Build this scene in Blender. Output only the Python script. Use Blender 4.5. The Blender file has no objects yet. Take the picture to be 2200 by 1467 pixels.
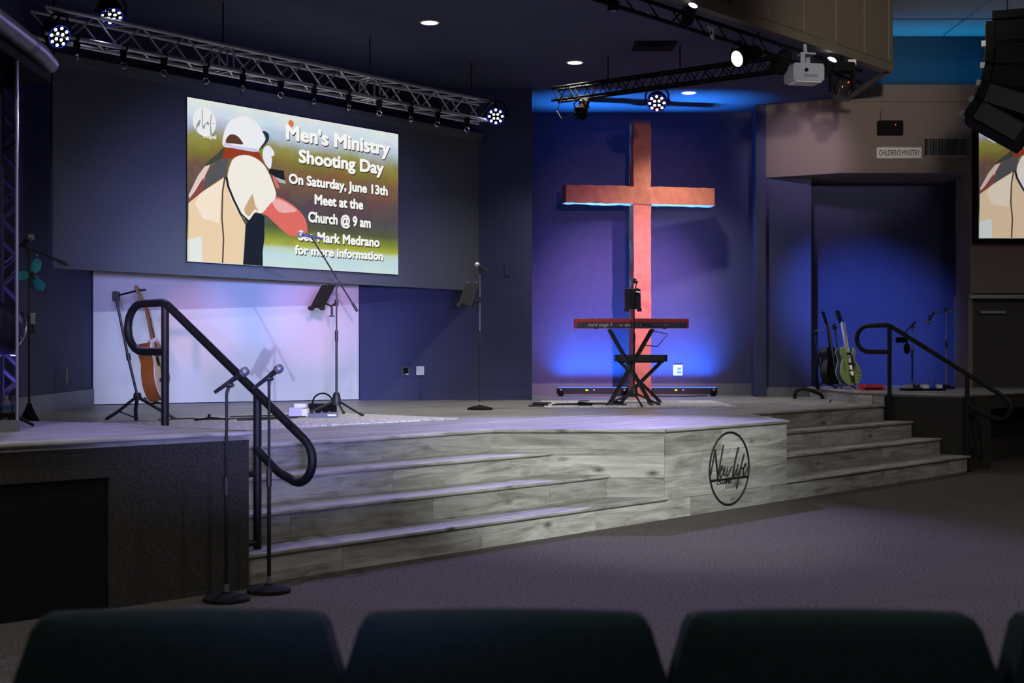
import bpy, math, random
from mathutils import Vector, Matrix, Quaternion
random.seed(7)
R = math.radians
sc = bpy.context.scene
C = sc.collection

# ------------------------------------------------------------------ camera, world, exposure
cam_d = bpy.data.cameras.new('camera'); cam = bpy.data.objects.new('camera', cam_d); C.objects.link(cam)
cam.location = (0, 0, 1.33); cam.rotation_euler = (R(90), 0, 0)
cam_d.sensor_width = 36; cam_d.lens = 2940 / 2200 * 36; cam_d.shift_y = 23.5 / 2200
cam_d.clip_start = .05; cam_d.clip_end = 100
cam_d.dof.use_dof = True; cam_d.dof.focus_distance = 13.0; cam_d.dof.aperture_fstop = 4.0
sc.camera = cam
cy = sc.cycles; cy.max_bounces = 4; cy.diffuse_bounces = 2; cy.glossy_bounces = 2; cy.transmission_bounces = 3; cy.transparent_max_bounces = 8
cy.caustics_reflective = False; cy.caustics_refractive = False
cy.adaptive_threshold = .02
w = bpy.data.worlds.new('world'); sc.world = w; w.use_nodes = True
w.node_tree.nodes['Background'].inputs[0].default_value = (.02, .025, .04, 1)
w.node_tree.nodes['Background'].inputs[1].default_value = .1
sc.view_settings.view_transform = 'Standard'; sc.view_settings.look = 'None'
sc.view_settings.exposure = 0; sc.view_settings.gamma = 1; sc.view_settings.use_curve_mapping = False

def spot(name, loc, tgt, watts, col, angle=40, blend=.5, rad=.08):
    d = bpy.data.lights.new(name, 'SPOT'); d.energy = watts; d.color = col
    d.spot_size = R(angle); d.spot_blend = blend; d.shadow_soft_size = rad
    o = bpy.data.objects.new(name, d); C.objects.link(o); o.location = loc
    o.rotation_euler = (Vector(tgt) - Vector(loc)).to_track_quat('-Z', 'Y').to_euler()
    return o

def area(name, loc, tgt, watts, col, sx, sy, spread=180):
    d = bpy.data.lights.new(name, 'AREA'); d.energy = watts; d.color = col; d.shape = 'RECTANGLE'
    d.size = sx; d.size_y = sy; d.spread = R(spread)
    o = bpy.data.objects.new(name, d); C.objects.link(o); o.location = loc
    o.rotation_euler = (Vector(tgt) - Vector(loc)).to_track_quat('-Z', 'Y').to_euler()
    return o

# stage wash lamps and added fill in the hall, out of the picture above and behind the camera
spot('hall_wash_centre', (3.4, 1.2, 4.8), (.75, 11.0, .55), 5000, (.97, 1, .95), 25, 1, .12)
spot('hall_wash_screen', (2.2, 1.0, 3.9), (-3.0, 16.0, 1.3), 3200, (.60, .74, 1), 17, .8, .05)
spot('hall_wash_screen_b', (-.6, 1.0, 4.3), (-2.9, 16.0, 1.2), 900, (.70, .74, 1), 15, .8, .05)
spot('hall_pink_a', (.4, -2.0, 1.75), (-2.45, 17.0, 1.80), 5000, (1, .36, .85), 4.8, 1, .05)
spot('hall_pink_b', (.0, -2.0, 1.75), (-3.75, 16.4, 1.62), 3600, (1, .40, .60), 4, 1, .05)
spot('hall_blue_c', (-.2, -2.0, 1.65), (-3.1, 16.5, 2.02), 6500, (.10, .32, 1), 5, 1, .05)
spot('hall_blue_fill', (.8, -3.0, 1.5), (-3.0, 16.5, 2.0), 8000, (.40, .40, 1), 16, .8, .25)  # unseen low fill, added to lift the shaded top of the backdrop
spot('hall_wash_floor', (3.6, 3.0, 5.4), (4.4, 10.2, 0), 70, (1, .85, .9), 75, 1, .3)
spot('hall_wash_back', (3.0, 1.0, 5.0), (.2, 17.6, 1.4), 350, (.50, .50, 1), 24, 1, .1)
spot('hall_wash_cross', (2.0, 1.0, 3.6), (1.73, 18.6, 3.1), 2600, (1, .60, .56), 11, 1, .05)
# unseen ambient fill, added in place of dimmed house lights
for hx, hy2 in ((-3.5, 1.5), (3.0, 1.0), (7.4, 5.0), (6.4, 9.5), (-2.6, 4.6)):
    spot('house_fill', (hx, hy2, 5.6), (hx, hy2, 0), 240, (1, .93, .86), 168, .4, .12)
spot('hall_fascia_fill', (1.6, 2.0, 4.3), (4.3, 17.0, 4.75), 3000, (1, .86, .74), 13, .9, .2)  # unseen fill, added to brighten the fascia and soffit
area('ledge_light_strip', (6.2, 18.52, 4.95), (6.2, 18.56, 6), 9, (.0, .42, 1), 3.6, .04, 170)

# ------------------------------------------------------------------ materials
MATS = {}
def mat(name, col, rough=.6, metal=0, nscale=8, namt=.12, bump=0, emit=None, estr=0, spec=.5):
    if name in MATS: return MATS[name]
    m = bpy.data.materials.new(name); m.use_nodes = True; nt = m.node_tree; N = nt.nodes; L = nt.links
    b = N['Principled BSDF']
    tc = N.new('ShaderNodeTexCoord'); nz = N.new('ShaderNodeTexNoise')
    nz.inputs['Scale'].default_value = nscale; nz.inputs['Detail'].default_value = 3
    L.new(tc.outputs['Object'], nz.inputs['Vector'])
    mx = N.new('ShaderNodeMix'); mx.data_type = 'RGBA'
    mx.inputs['A'].default_value = tuple(c * (1 - namt) for c in col) + (1,)
    mx.inputs['B'].default_value = tuple(min(1, c * (1 + namt)) for c in col) + (1,)
    L.new(nz.outputs['Fac'], mx.inputs['Factor']); L.new(mx.outputs['Result'], b.inputs['Base Color'])
    b.inputs['Roughness'].default_value = rough; b.inputs['Metallic'].default_value = metal
    b.inputs['Specular IOR Level'].default_value = spec
    if bump:
        bp = N.new('ShaderNodeBump'); bp.inputs['Strength'].default_value = bump; bp.inputs['Distance'].default_value = .01
        L.new(nz.outputs['Fac'], bp.inputs['Height']); L.new(bp.outputs['Normal'], b.inputs['Normal'])
    if emit:
        b.inputs['Emission Color'].default_value = tuple(emit) + (1,); b.inputs['Emission Strength'].default_value = estr
    MATS[name] = m
    return m

def emis(name, col, s=1):
    if name in MATS: return MATS[name]
    m = bpy.data.materials.new(name); m.use_nodes = True; nt = m.node_tree; nt.nodes.clear()
    e = nt.nodes.new('ShaderNodeEmission'); e.inputs[0].default_value = tuple(col) + (1,); e.inputs[1].default_value = s
    o = nt.nodes.new('ShaderNodeOutputMaterial'); nt.links.new(e.outputs[0], o.inputs[0])
    MATS[name] = m
    return m

def srgb(r, g, b):
    f = lambda c: (c / 12.92 if c <= .04045 else ((c + .055) / 1.055) ** 2.4)
    return (f(r / 255), f(g / 255), f(b / 255))

TH = math.atan2(2940, 2600)
U = Vector((math.cos(TH), math.sin(TH), 0)); NV = Vector((math.sin(TH), -math.cos(TH), 0))

def wood_mat(name, deck=False):
    m = bpy.data.materials.new(name); m.use_nodes = True; nt = m.node_tree; N = nt.nodes; L = nt.links
    b = N['Principled BSDF']; b.inputs['Roughness'].default_value = .42 if deck else .68
    tc = N.new('ShaderNodeTexCoord'); mp = N.new('ShaderNodeMapping')
    oi = N.new('ShaderNodeObjectInfo')
    if deck:
        mp.inputs['Rotation'].default_value = (0, 0, -TH)
        L.new(tc.outputs['Object'], mp.inputs['Vector']); vec = mp.outputs['Vector']
        br = N.new('ShaderNodeTexBrick'); br.offset = .37; br.squash = 1
        br.inputs['Scale'].default_value = 1; br.inputs['Brick Width'].default_value = 1.22; br.inputs['Row Height'].default_value = .18
        br.inputs['Mortar Size'].default_value = .003; br.inputs['Mortar Smooth'].default_value = .1
        br.inputs['Color1'].default_value = (.1, .1, .1, 1); br.inputs['Color2'].default_value = (.9, .9, .9, 1)
        br.inputs['Mortar'].default_value = (0, 0, 0, 1)
        L.new(vec, br.inputs['Vector'])
        rnd = br.outputs['Color']
    else:
        L.new(tc.outputs['Object'], mp.inputs['Vector'])
        cb = N.new('ShaderNodeCombineXYZ'); mu = N.new('ShaderNodeMath'); mu.operation = 'MULTIPLY'; mu.inputs[1].default_value = 53
        L.new(oi.outputs['Random'], mu.inputs[0]); L.new(mu.outputs[0], cb.inputs['X']); L.new(mu.outputs[0], cb.inputs['Y']); L.new(mu.outputs[0], cb.inputs['Z'])
        L.new(cb.outputs[0], mp.inputs['Location']); vec = mp.outputs['Vector']
        rnd = oi.outputs['Random']
    st = N.new('ShaderNodeMapping'); st.inputs['Scale'].default_value = (1.0, 7.5, 7.5) if not deck else (.9, 9, 9)
    L.new(vec, st.inputs['Vector'])
    nz = N.new('ShaderNodeTexNoise'); nz.inputs['Scale'].default_value = 1.6; nz.inputs['Detail'].default_value = 6; nz.inputs['Roughness'].default_value = .62; nz.inputs['Distortion'].default_value = 1.0
    L.new(st.outputs['Vector'], nz.inputs['Vector'])
    fine = N.new('ShaderNodeMapping'); fine.inputs['Scale'].default_value = (3, 60, 60); L.new(vec, fine.inputs['Vector'])
    nf = N.new('ShaderNodeTexNoise'); nf.inputs['Scale'].default_value = 2; nf.inputs['Detail'].default_value = 4; L.new(fine.outputs['Vector'], nf.inputs['Vector'])
    cr = N.new('ShaderNodeValToRGB'); e = cr.color_ramp.elements
    e[0].position = .25; e[0].color = srgb(104, 104, 97) + (1,); e[1].position = .72; e[1].color = srgb(196, 199, 193) + (1,)
    x = e.new(.42); x.color = srgb(148, 147, 139) + (1,); x = e.new(.55); x.color = srgb(172, 175, 170) + (1,)
    L.new(nz.outputs['Fac'], cr.inputs['Fac'])
    # knots
    vk = N.new('ShaderNodeMapping'); vk.inputs['Scale'].default_value = (2.2, 5, 5); L.new(vec, vk.inputs['Vector'])
    vo = N.new('ShaderNodeTexVoronoi'); vo.inputs['Scale'].default_value = 1.1; L.new(vk.outputs['Vector'], vo.inputs['Vector'])
    kr = N.new('ShaderNodeValToRGB'); kr.color_ramp.elements[0].position = .03; kr.color_ramp.elements[0].color = (.20, .17, .14, 1)
    kr.color_ramp.elements[1].position = .17; kr.color_ramp.elements[1].color = (1, 1, 1, 1); L.new(vo.outputs['Distance'], kr.inputs['Fac'])
    m1 = N.new('ShaderNodeMix'); m1.data_type = 'RGBA'; m1.blend_type = 'MULTIPLY'; m1.inputs['Factor'].default_value = 1 if not deck else .4
    L.new(cr.outputs['Color'], m1.inputs['A']); L.new(kr.outputs['Color'], m1.inputs['B'])
    fr = N.new('ShaderNodeMapRange'); fr.inputs['To Min'].default_value = .62; fr.inputs['To Max'].default_value = 1.22; L.new(nf.outputs['Fac'], fr.inputs['Value'])
    m2 = N.new('ShaderNodeMix'); m2.data_type = 'RGBA'; m2.blend_type = 'MULTIPLY'; m2.inputs['Factor'].default_value = 1
    L.new(m1.outputs['Result'], m2.inputs['A']); L.new(fr.outputs['Result'], m2.inputs['B'])
    rr = N.new('ShaderNodeMapRange'); rr.inputs['To Min'].default_value = .72; rr.inputs['To Max'].default_value = 1.08; L.new(rnd, rr.inputs['Value'])
    m3 = N.new('ShaderNodeMix'); m3.data_type = 'RGBA'; m3.blend_type = 'MULTIPLY'; m3.inputs['Factor'].default_value = 1
    L.new(m2.outputs['Result'], m3.inputs['A']); L.new(rr.outputs['Result'], m3.inputs['B'])
    hs = N.new('ShaderNodeHueSaturation'); hs.inputs['Saturation'].default_value = .8; L.new(m3.outputs['Result'], hs.inputs['Color'])
    hs.inputs['Value'].default_value = .84 if deck else .92
    L.new(hs.outputs['Color'], b.inputs['Base Color'])
    MATS[name] = m
    return m

def carpet_mat(name, c0, c1, scale):
    m = bpy.data.materials.new(name); m.use_nodes = True; nt = m.node_tree; N = nt.nodes; L = nt.links
    b = N['Principled BSDF']; b.inputs['Roughness'].default_value = .95; b.inputs['Specular IOR Level'].default_value = .1
    tc = N.new('ShaderNodeTexCoord')
    n1 = N.new('ShaderNodeTexNoise'); n1.inputs['Scale'].default_value = scale; n1.inputs['Detail'].default_value = 4; n1.inputs['Roughness'].default_value = .8
    n2 = N.new('ShaderNodeTexNoise'); n2.inputs['Scale'].default_value = 1.3; n2.inputs['Detail'].default_value = 2
    L.new(tc.outputs['Object'], n1.inputs['Vector']); L.new(tc.outputs['Object'], n2.inputs['Vector'])
    cr = N.new('ShaderNodeValToRGB'); e = cr.color_ramp.elements
    e[0].position = .36; e[0].color = tuple(c0) + (1,); e[1].position = .66; e[1].color = tuple(c1) + (1,)
    L.new(n1.outputs['Fac'], cr.inputs['Fac'])
    mr = N.new('ShaderNodeMapRange'); mr.inputs['To Min'].default_value = .85; mr.inputs['To Max'].default_value = 1.15; L.new(n2.outputs['Fac'], mr.inputs['Value'])
    mx = N.new('ShaderNodeMix'); mx.data_type = 'RGBA'; mx.blend_type = 'MULTIPLY'; mx.inputs['Factor'].default_value = 1
    L.new(cr.outputs['Color'], mx.inputs['A']); L.new(mr.outputs['Result'], mx.inputs['B']); L.new(mx.outputs['Result'], b.inputs['Base Color'])
    bp = N.new('ShaderNodeBump'); bp.inputs['Strength'].default_value = .5; bp.inputs['Distance'].default_value = .01
    L.new(n1.outputs['Fac'], bp.inputs['Height']); L.new(bp.outputs['Normal'], b.inputs['Normal'])
    MATS[name] = m
    return m

def glass_mat():
    m = bpy.data.materials.new('clear_acrylic'); m.use_nodes = True; nt = m.node_tree; N = nt.nodes; L = nt.links; N.clear()
    o = N.new('ShaderNodeOutputMaterial'); mx = N.new('ShaderNodeMixShader'); t = N.new('ShaderNodeBsdfTransparent'); g = N.new('ShaderNodeBsdfGlossy')
    fr = N.new('ShaderNodeFresnel'); fr.inputs['IOR'].default_value = 1.5
    t.inputs[0].default_value = (.86, .88, .95, 1); g.inputs['Roughness'].default_value = .03
    L.new(fr.outputs[0], mx.inputs[0]); L.new(t.outputs[0], mx.inputs[1]); L.new(g.outputs[0], mx.inputs[2]); L.new(mx.outputs[0], o.inputs[0])
    return m

WOOD = wood_mat('weathered_oak_plank'); DECK = wood_mat('weathered_oak_deck', True)
CARPET = carpet_mat('hall_carpet', (.034, .031, .029), (.150, .137, .132), 55)
DARKCARPET = carpet_mat('dark_carpet', (.020, .020, .019), (.062, .060, .057), 90)
RUG = carpet_mat('pale_rug', (.30, .30, .33), (.85, .85, .88), 22)
NAVY = mat('navy_wall_paint', (.042, .05, .14), .75, nscale=3, namt=.18, bump=.12)
BLUEWALL = mat('alcove_wall_paint', (.062, .066, .17), .8, nscale=14, namt=.16, bump=.5)
CEIL = mat('navy_ceiling_paint', (.04, .052, .11), .8, nscale=3, namt=.12)
BEIGE = mat('beige_wall_paint', (.21, .172, .155), .85, nscale=30, namt=.08, bump=.1)
FASCIA = mat('tan_fascia_paint', (.175, .15, .122), .8, nscale=6, namt=.06)
HALLC = mat('hall_ceiling_paint', (.5, .5, .5), .9, nscale=4, namt=.06)
TEALW = mat('upper_wall_paint', (.008, .05, .075), .9, nscale=4, namt=.08)
BOXM = mat('screen_surround_fabric', (.10, .112, .15), .8, nscale=60, namt=.12)
WHITE = mat('white_backdrop_fabric', (.80, .80, .82), .8, nscale=2.5, namt=.03, bump=.1)
BLACK = mat('black_metal', (.012, .012, .014), .4, nscale=20, namt=.2)
BLACKM = mat('matt_black', (.007, .007, .008), .9, nscale=20, namt=.2, spec=.15)
BLACKP = mat('black_plastic', (.018, .018, .02), .5, nscale=20, namt=.2)
RAIL = mat('black_powder_coat', (.006, .007, .008), .55, nscale=30, namt=.2, spec=.3)
SILVER = mat('truss_aluminium', (.55, .54, .60), .35, .85, nscale=15, namt=.1)
CHROME = mat('chrome', (.75, .75, .78), .18, 1, nscale=20, namt=.05)
STEEL = mat('grey_steel', (.30, .31, .33), .4, .8, nscale=20, namt=.1)
RED = mat('red_enamel', (.62, .03, .035), .35, nscale=12, namt=.08)
PROJ = mat('pale_grey_plastic', (.34, .39, .48), .5, nscale=10, namt=.05)
CROSSW = mat('rough_cedar', (.50, .165, .105), .8, nscale=9, namt=.35, bump=.6)
SEATM = mat('dark_green_upholstery', (.010, .020, .022), .95, nscale=60, namt=.3, bump=.2, spec=.1)
WPLATE = mat('white_plate', (.75, .75, .75), .5)
GLASS = glass_mat()

# ------------------------------------------------------------------ mesh builder
class MB:
    def __init__(s): s.v = []; s.f = []
    def add(s, vs, fs, M=None):
        o = len(s.v)
        s.v += [tuple(M @ Vector(p)) if M is not None else tuple(p) for p in vs]
        s.f += [tuple(i + o for i in f) for f in fs]
        return s
    def box(s, c, d, M=None):
        x, y, z = d[0] / 2, d[1] / 2, d[2] / 2
        vs = [(c[0] + a * x, c[1] + b * y, c[2] + e * z) for e in (-1, 1) for b in (-1, 1) for a in (-1, 1)]
        return s.add(vs, [(0, 2, 3, 1), (4, 5, 7, 6), (0, 1, 5, 4), (2, 6, 7, 3), (0, 4, 6, 2), (1, 3, 7, 5)], M)
    def rbox(s, c, d, r, n=3, M=None):           # box rounded in plan of its x/z outline, depth along y
        x, z = d[0] / 2, d[2] / 2; pts = []
        for (sx, sz, a0) in ((1, 1, 0), (-1, 1, 90), (-1, -1, 180), (1, -1, 270)):
            for k in range(n + 1):
                a = R(a0 + 90 * k / n); pts.append((c[0] + sx * (x - r) + r * math.cos(a), c[2] + sz * (z - r) + r * math.sin(a)))
        return s.plate(pts, c[1] - d[1] / 2, c[1] + d[1] / 2, M)
    def plate(s, pts, y0, y1, M=None):           # outline in x/z, thickness along y
        n = len(pts); vs = [(p[0], y0, p[1]) for p in pts] + [(p[0], y1, p[1]) for p in pts]
        fs = [tuple(range(n)), tuple(range(2 * n - 1, n - 1, -1))] + [((i + 1) % n, i, i + n, (i + 1) % n + n) for i in range(n)]
        return s.add(vs, fs, M)
    def prism(s, pts, z0, z1, M=None):           # outline in x/y
        n = len(pts); vs = [(p[0], p[1], z0) for p in pts] + [(p[0], p[1], z1) for p in pts]
        fs = [tuple(range(n - 1, -1, -1)), tuple(range(n, 2 * n))] + [(i, (i + 1) % n, (i + 1) % n + n, i + n) for i in range(n)]
        return s.add(vs, fs, M)
    def tube(s, pts, r, n=8, closed=False, M=None, caps=True):
        P = [Vector(p) for p in pts]; m = len(P); rs = r if isinstance(r, (list, tuple)) else [r] * m
        T = []
        for i in range(m):
            a = P[(i - 1) % m] if (closed or i > 0) else P[i]; b = P[(i + 1) % m] if (closed or i < m - 1) else P[i]
            T.append((b - a).normalized())
        up = Vector((0, 0, 1)) if abs(T[0].z) < .9 else Vector((1, 0, 0))
        x = T[0].cross(up).normalized(); vs = []
        for i in range(m):
            if i:
                q = T[i - 1].rotation_difference(T[i]); x = (q @ x)
            x = (x - T[i] * x.dot(T[i])).normalized(); y = T[i].cross(x)
            vs += [tuple(P[i] + (x * math.cos(2 * math.pi * k / n) + y * math.sin(2 * math.pi * k / n)) * rs[i]) for k in range(n)]
        fs = []
        for i in range(m if closed else m - 1):
            j = (i + 1) % m
            fs += [(i * n + k, i * n + (k + 1) % n, j * n + (k + 1) % n, j * n + k) for k in range(n)]
        if not closed and caps: fs += [tuple(range(n - 1, -1, -1)), tuple((m - 1) * n + k for k in range(n))]
        return s.add(vs, fs, M)
    def cyl(s, a, b, r, r2=None, n=12, M=None): return s.tube([a, b], [r, r if r2 is None else r2], n, M=M)
    def lathe(s, prof, n=20, M=None):
        vs = [(r * math.cos(2 * math.pi * k / n), r * math.sin(2 * math.pi * k / n), z) for r, z in prof for k in range(n)]; m = len(prof)
        fs = [(i * n + k, i * n + (k + 1) % n, (i + 1) * n + (k + 1) % n, (i + 1) * n + k) for i in range(m - 1) for k in range(n)]
        fs += [tuple(range(n - 1, -1, -1)), tuple((m - 1) * n + k for k in range(n))]
        return s.add(vs, fs, M)
    def ball(s, c, r, n=12, M=None, sc=(1, 1, 1)):
        pr = [(max(1e-4, math.sin(math.pi * i / 8)) * r, -math.cos(math.pi * i / 8) * r) for i in range(9)]
        T = Matrix.Translation(c) @ Matrix.Diagonal((*sc, 1))
        return s.lathe(pr, n, (M @ T) if M is not None else T)
    def ring(s, c, Rr, r, ax='y', n=20, k=6, M=None):
        pts = []
        for i in range(n):
            a = 2 * math.pi * i / n; p = (math.cos(a) * Rr, math.sin(a) * Rr)
            pts.append({'y': (c[0] + p[0], c[1], c[2] + p[1]), 'z': (c[0] + p[0], c[1] + p[1], c[2]), 'x': (c[0], c[1] + p[0], c[2] + p[1])}[ax])
        return s.tube(pts, r, k, True, M)
    def build(s, name, m, parent=None, smooth=True, loc=None):
        me = bpy.data.meshes.new(name); me.from_pydata(s.v, [], s.f); me.update()
        if smooth:
            me.polygons.foreach_set('use_smooth', [True] * len(me.polygons)); me.set_sharp_from_angle(angle=R(35))
        me.materials.append(m)
        o = bpy.data.objects.new(name, me); C.objects.link(o)
        if parent is not None: o.parent = parent
        if loc is not None: o.location = loc
        return o

def tag(o, label, cat, group=None, kind=None):
    if label: o['label'] = label
    if cat: o['category'] = cat
    if group: o['group'] = group
    if kind: o['kind'] = kind
    return o
def thing(name, label, cat, loc=(0, 0, 0), rz=0, group=None, rot=None):
    o = bpy.data.objects.new(name, None); C.objects.link(o); o.empty_display_size = .1
    o.location = loc; o.rotation_euler = rot if rot is not None else (0, 0, rz)
    return tag(o, label, cat, group)
def struct(o, label=None):
    o['kind'] = 'structure'
    if label: o['label'] = label
    return o
def copy_tree(o, parent=None):
    c = o.copy(); C.objects.link(c); c.parent = parent
    for ch in list(o.children): copy_tree(ch, c)
    return c
def arc(c, r, a0, a1, n, f):                      # sampled arc handed to f(x, z)
    return [f(c[0] + r * math.cos(R(a0 + (a1 - a0) * i / n)), c[1] + r * math.sin(R(a0 + (a1 - a0) * i / n))) for i in range(n + 1)]

def text_mesh(body, height, width=None, bold=0):
    cu = bpy.data.curves.new('lettering', 'FONT'); cu.body = body; cu.size = 1; cu.resolution_u = 3
    ob = bpy.data.objects.new('lettering', cu); C.objects.link(ob)
    bpy.context.view_layer.update()
    m0 = bpy.data.meshes.new_from_object(ob.evaluated_get(bpy.context.evaluated_depsgraph_get()))
    bpy.data.objects.remove(ob); bpy.data.curves.remove(cu)
    co = [tuple(v.co) for v in m0.vertices]; fs = [tuple(p.vertices) for p in m0.polygons]; bpy.data.meshes.remove(m0)
    x0, x1 = min(c[0] for c in co), max(c[0] for c in co); k = height / .70
    kx = width / (x1 - x0) if width else k
    V, F = [], []
    for dx, dz in (((0, 0),) if not bold else ((-bold, 0), (bold, 0), (0, bold), (0, -bold), (-bold * .7, bold * .7), (bold * .7, -bold * .7), (bold * .7, bold * .7), (-bold * .7, -bold * .7))):
        o = len(V); V += [((c[0] - x0 + dx) * kx, 0, (c[1] + dz) * k) for c in co]; F += [tuple(i + o for i in f) for f in fs]
    me = bpy.data.meshes.new('lettering'); me.from_pydata(V, [], F); me.update()
    return me
def lettering(name, body, m, parent, x, z, y, height, width=None, bold=0):
    me = text_mesh(body, height, width, bold); me.materials.append(m)
    o = bpy.data.objects.new(name, me); C.objects.link(o); o.parent = parent; o.location = (x, y, z)
    return o

# ================================================================== THE ROOM
HS = .72; RISE = .18; GO = .34; ZC = 4.73; ZH = 5.67
B0 = Vector((-1.396, 7.94, 0))                   # foot of the stage front, steps start here
def S(s, d, z=0):                                 # s along the stage front, d back from it
    p = B0 + U * s - NV * d
    return Vector((p.x, p.y, z))
def S2(s, d): p = S(s, d); return (p.x, p.y)

struct(MB().prism([(-7, -5), (10, -5), (10, 20), (-7, 20)], -.1, 0).build('floor', CARPET, smooth=False), 'dark speckled carpet of the hall floor')

# ---- main stage deck
DL = lambda d: 3.934 - .906 * d                   # left and right cheeks of the projecting centre
DR = lambda d: 5.824 + .906 * d
deck = MB().prism([S2(-.2, 1.02), S2(DL(1.02), 1.02), S2(DL(0), 0), S2(DR(0), 0), S2(DR(1.02), 1.02), S2(9.8, 1.02), (4.19, 16.12), (4.1, 19.6), (-5.2, 19.6), (-5.2, 8.95), (-2.7, 8.75)], .0, HS).build('floor_stage', DECK, smooth=False)
struct(deck, 'grey oak plank stage floor with projecting centre')
core = MB()
for k in range(3):
    d0 = k * GO; z = (k + 1) * RISE - .03
    core.prism([S2(-.2, d0 + .012), S2(DL(d0), d0 + .012), S2(DL(1.0), 1.0), S2(-.2, 1.0)], 0, z)
    core.prism([S2(DR(d0), d0 + .012), S2(9.8, d0 + .012), S2(9.8, 1.0), S2(DR(1.0), 1.0)], 0, z)
st = struct(core.build('floor_steps', WOOD, smooth=False), 'four broad grey plank steps either side of the stage centre')

rotU = Matrix.Rotation(TH, 4, 'Z')
def plank(name, p0, p1, z0, z1, m, parent, th=.014):
    d = Vector(p1) - Vector(p0); L = d.length
    mb = MB().box((L / 2, 0, (z1 - z0) / 2), (L - .0025, th, z1 - z0 - .0025))
    o = mb.build(name, m, parent, smooth=False); o.location = (p0[0], p0[1], z0); o.rotation_euler = (0, 0, math.atan2(d.y, d.x))
    return o
def plank_row(s0, s1, d, z0, z1, parent):
    s = s0; first = True
    while s < s1 - .02:
        L = random.uniform(.5, 1.25) if first else 1.25; first = False
        e = min(s1, s + L)
        if s1 - e < .25: e = s1
        plank('plank', S2(s, d), S2(e, d), z0, z1, WOOD, parent); s = e
def nosing(p0, p1, z, parent, out=.03):
    d = Vector(p1) - Vector(p0); L = d.length; prof = [(.0, -.028), (-out + .01, -.028), (-out, -.02), (-out - .002, -.012), (-out, -.004), (-out + .01, .001), (.06, .001), (.06, -.01)]
    mb = MB(); n = len(prof)
    mb.add([(x, p[0], p[1]) for x in (0, L) for p in prof], [tuple(range(n - 1, -1, -1)), tuple(range(n, 2 * n))] + [(i, (i + 1) % n, (i + 1) % n + n, i + n) for i in range(n)])
    o = mb.build('nosing', WOOD, parent); o.location = (p0[0], p0[1], z); o.rotation_euler = (0, 0, math.atan2(d.y, d.x))
    return o
for k in range(4):
    d = k * GO; z0 = k * RISE; z1 = (k + 1) * RISE - .026
    if k == 0: plank_row(-.2, 9.8, 0, z0, z1, st)
    else:
        plank_row(-.2, DL(d), d, z0, z1, st); plank_row(DR(d), 9.8, d, z0, z1, st)
    if k < 3:
        for (a, b, c, e) in ((-.2, DL(d) + .02, DL(d + GO), -.2), (DR(d) - .02, 9.8, 9.8, DR(d + GO))):
            mb = MB().prism([S2(a, d), S2(b, d), S2(c, d + GO), S2(e, d + GO)], -.03, 0)
            o = mb.build('tread', WOOD, st, smooth=False)
            for v in o.data.vertices: v.co = rotU.inverted() @ (v.co - Vector((B0.x, B0.y, 0)))
            o.location = (B0.x, B0.y, (k + 1) * RISE); o.rotation_euler = (0, 0, TH)
            nosing(S2(a, d), S2(b, d), (k + 1) * RISE, st)
for j in range(1, 4):                             # centre front and its splayed cheeks, four rows of boards
    z0, z1 = j * RISE - .026, (j + 1) * RISE - (.026 if j < 4 else 0)
    plank_row(DL(0), DR(0), 0, z0, z1, deck)
    plank('plank', S2(DL(j * GO), j * GO), S2(DL(0), 0), z0, z1, WOOD, deck)
    plank('plank', S2(DR(0), 0), S2(DR(j * GO), j * GO), z0, z1, WOOD, deck)
for a, b in ((S2(-.2, 1.02), S2(DL(1.02), 1.02)), (S2(DL(1.02), 1.02), S2(DL(0), 0)), (S2(DL(0) - .01, 0), S2(DR(0) + .01, 0)), (S2(DR(0), 0), S2(DR(1.02), 1.02)), (S2(DR(1.02), 1.02), S2(9.8, 1.02))):
    nosing(a, b, HS, deck)

# ---- raised side platforms
ZL = .89; ZR = .86
pc = Vector((-1.48, 7.70)); fd = Vector((-.7071, -.7071))
def PF(t): p = pc + fd * t; return (p.x, p.y)
inn = Vector((-.7071, .7071)) * .45
o0, o1 = .858, 3.0
op0, op1 = Vector(PF(o0)), Vector(PF(o1))
pl = MB().prism([PF(0), (-2.59, 8.59), (-3.2, 8.76), (-4.6, 8.9), (-4.2, 5.5), PF(4.0)], ZL - .05, ZL).build('floor_platform_left', DECK, smooth=False)
struct(pl, 'raised side platform with dark carpeted front beside the drum shield')
body = MB()
body.prism([PF(0), (-2.59, 8.59), tuple(op0 + inn), PF(o0)], 0, ZL - .05)
body.prism([tuple(op0 + inn), (-2.59, 8.59), (-4.6, 8.9), tuple(op1 + inn)], 0, ZL - .05)
body.prism([PF(o0), tuple(op0 + inn), tuple(op1 + inn), PF(o1)], .683, ZL - .05)
body.build('carpet_front', DARKCARPET, pl, smooth=False)
MB().prism([tuple(op0 + inn * .04), tuple(op1 + inn * .04), tuple(op1 + inn * .12), tuple(op0 + inn * .12)], .0, .683).build('black_cloth', BLACKM, pl, smooth=False)
nosing(PF(4.0), PF(0), ZL, pl, .035); nosing(PF(0), (-2.59, 8.59), ZL, pl, .02); nosing((-2.59, 8.59), (-3.2, 8.76), ZL, pl, .02)

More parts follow.
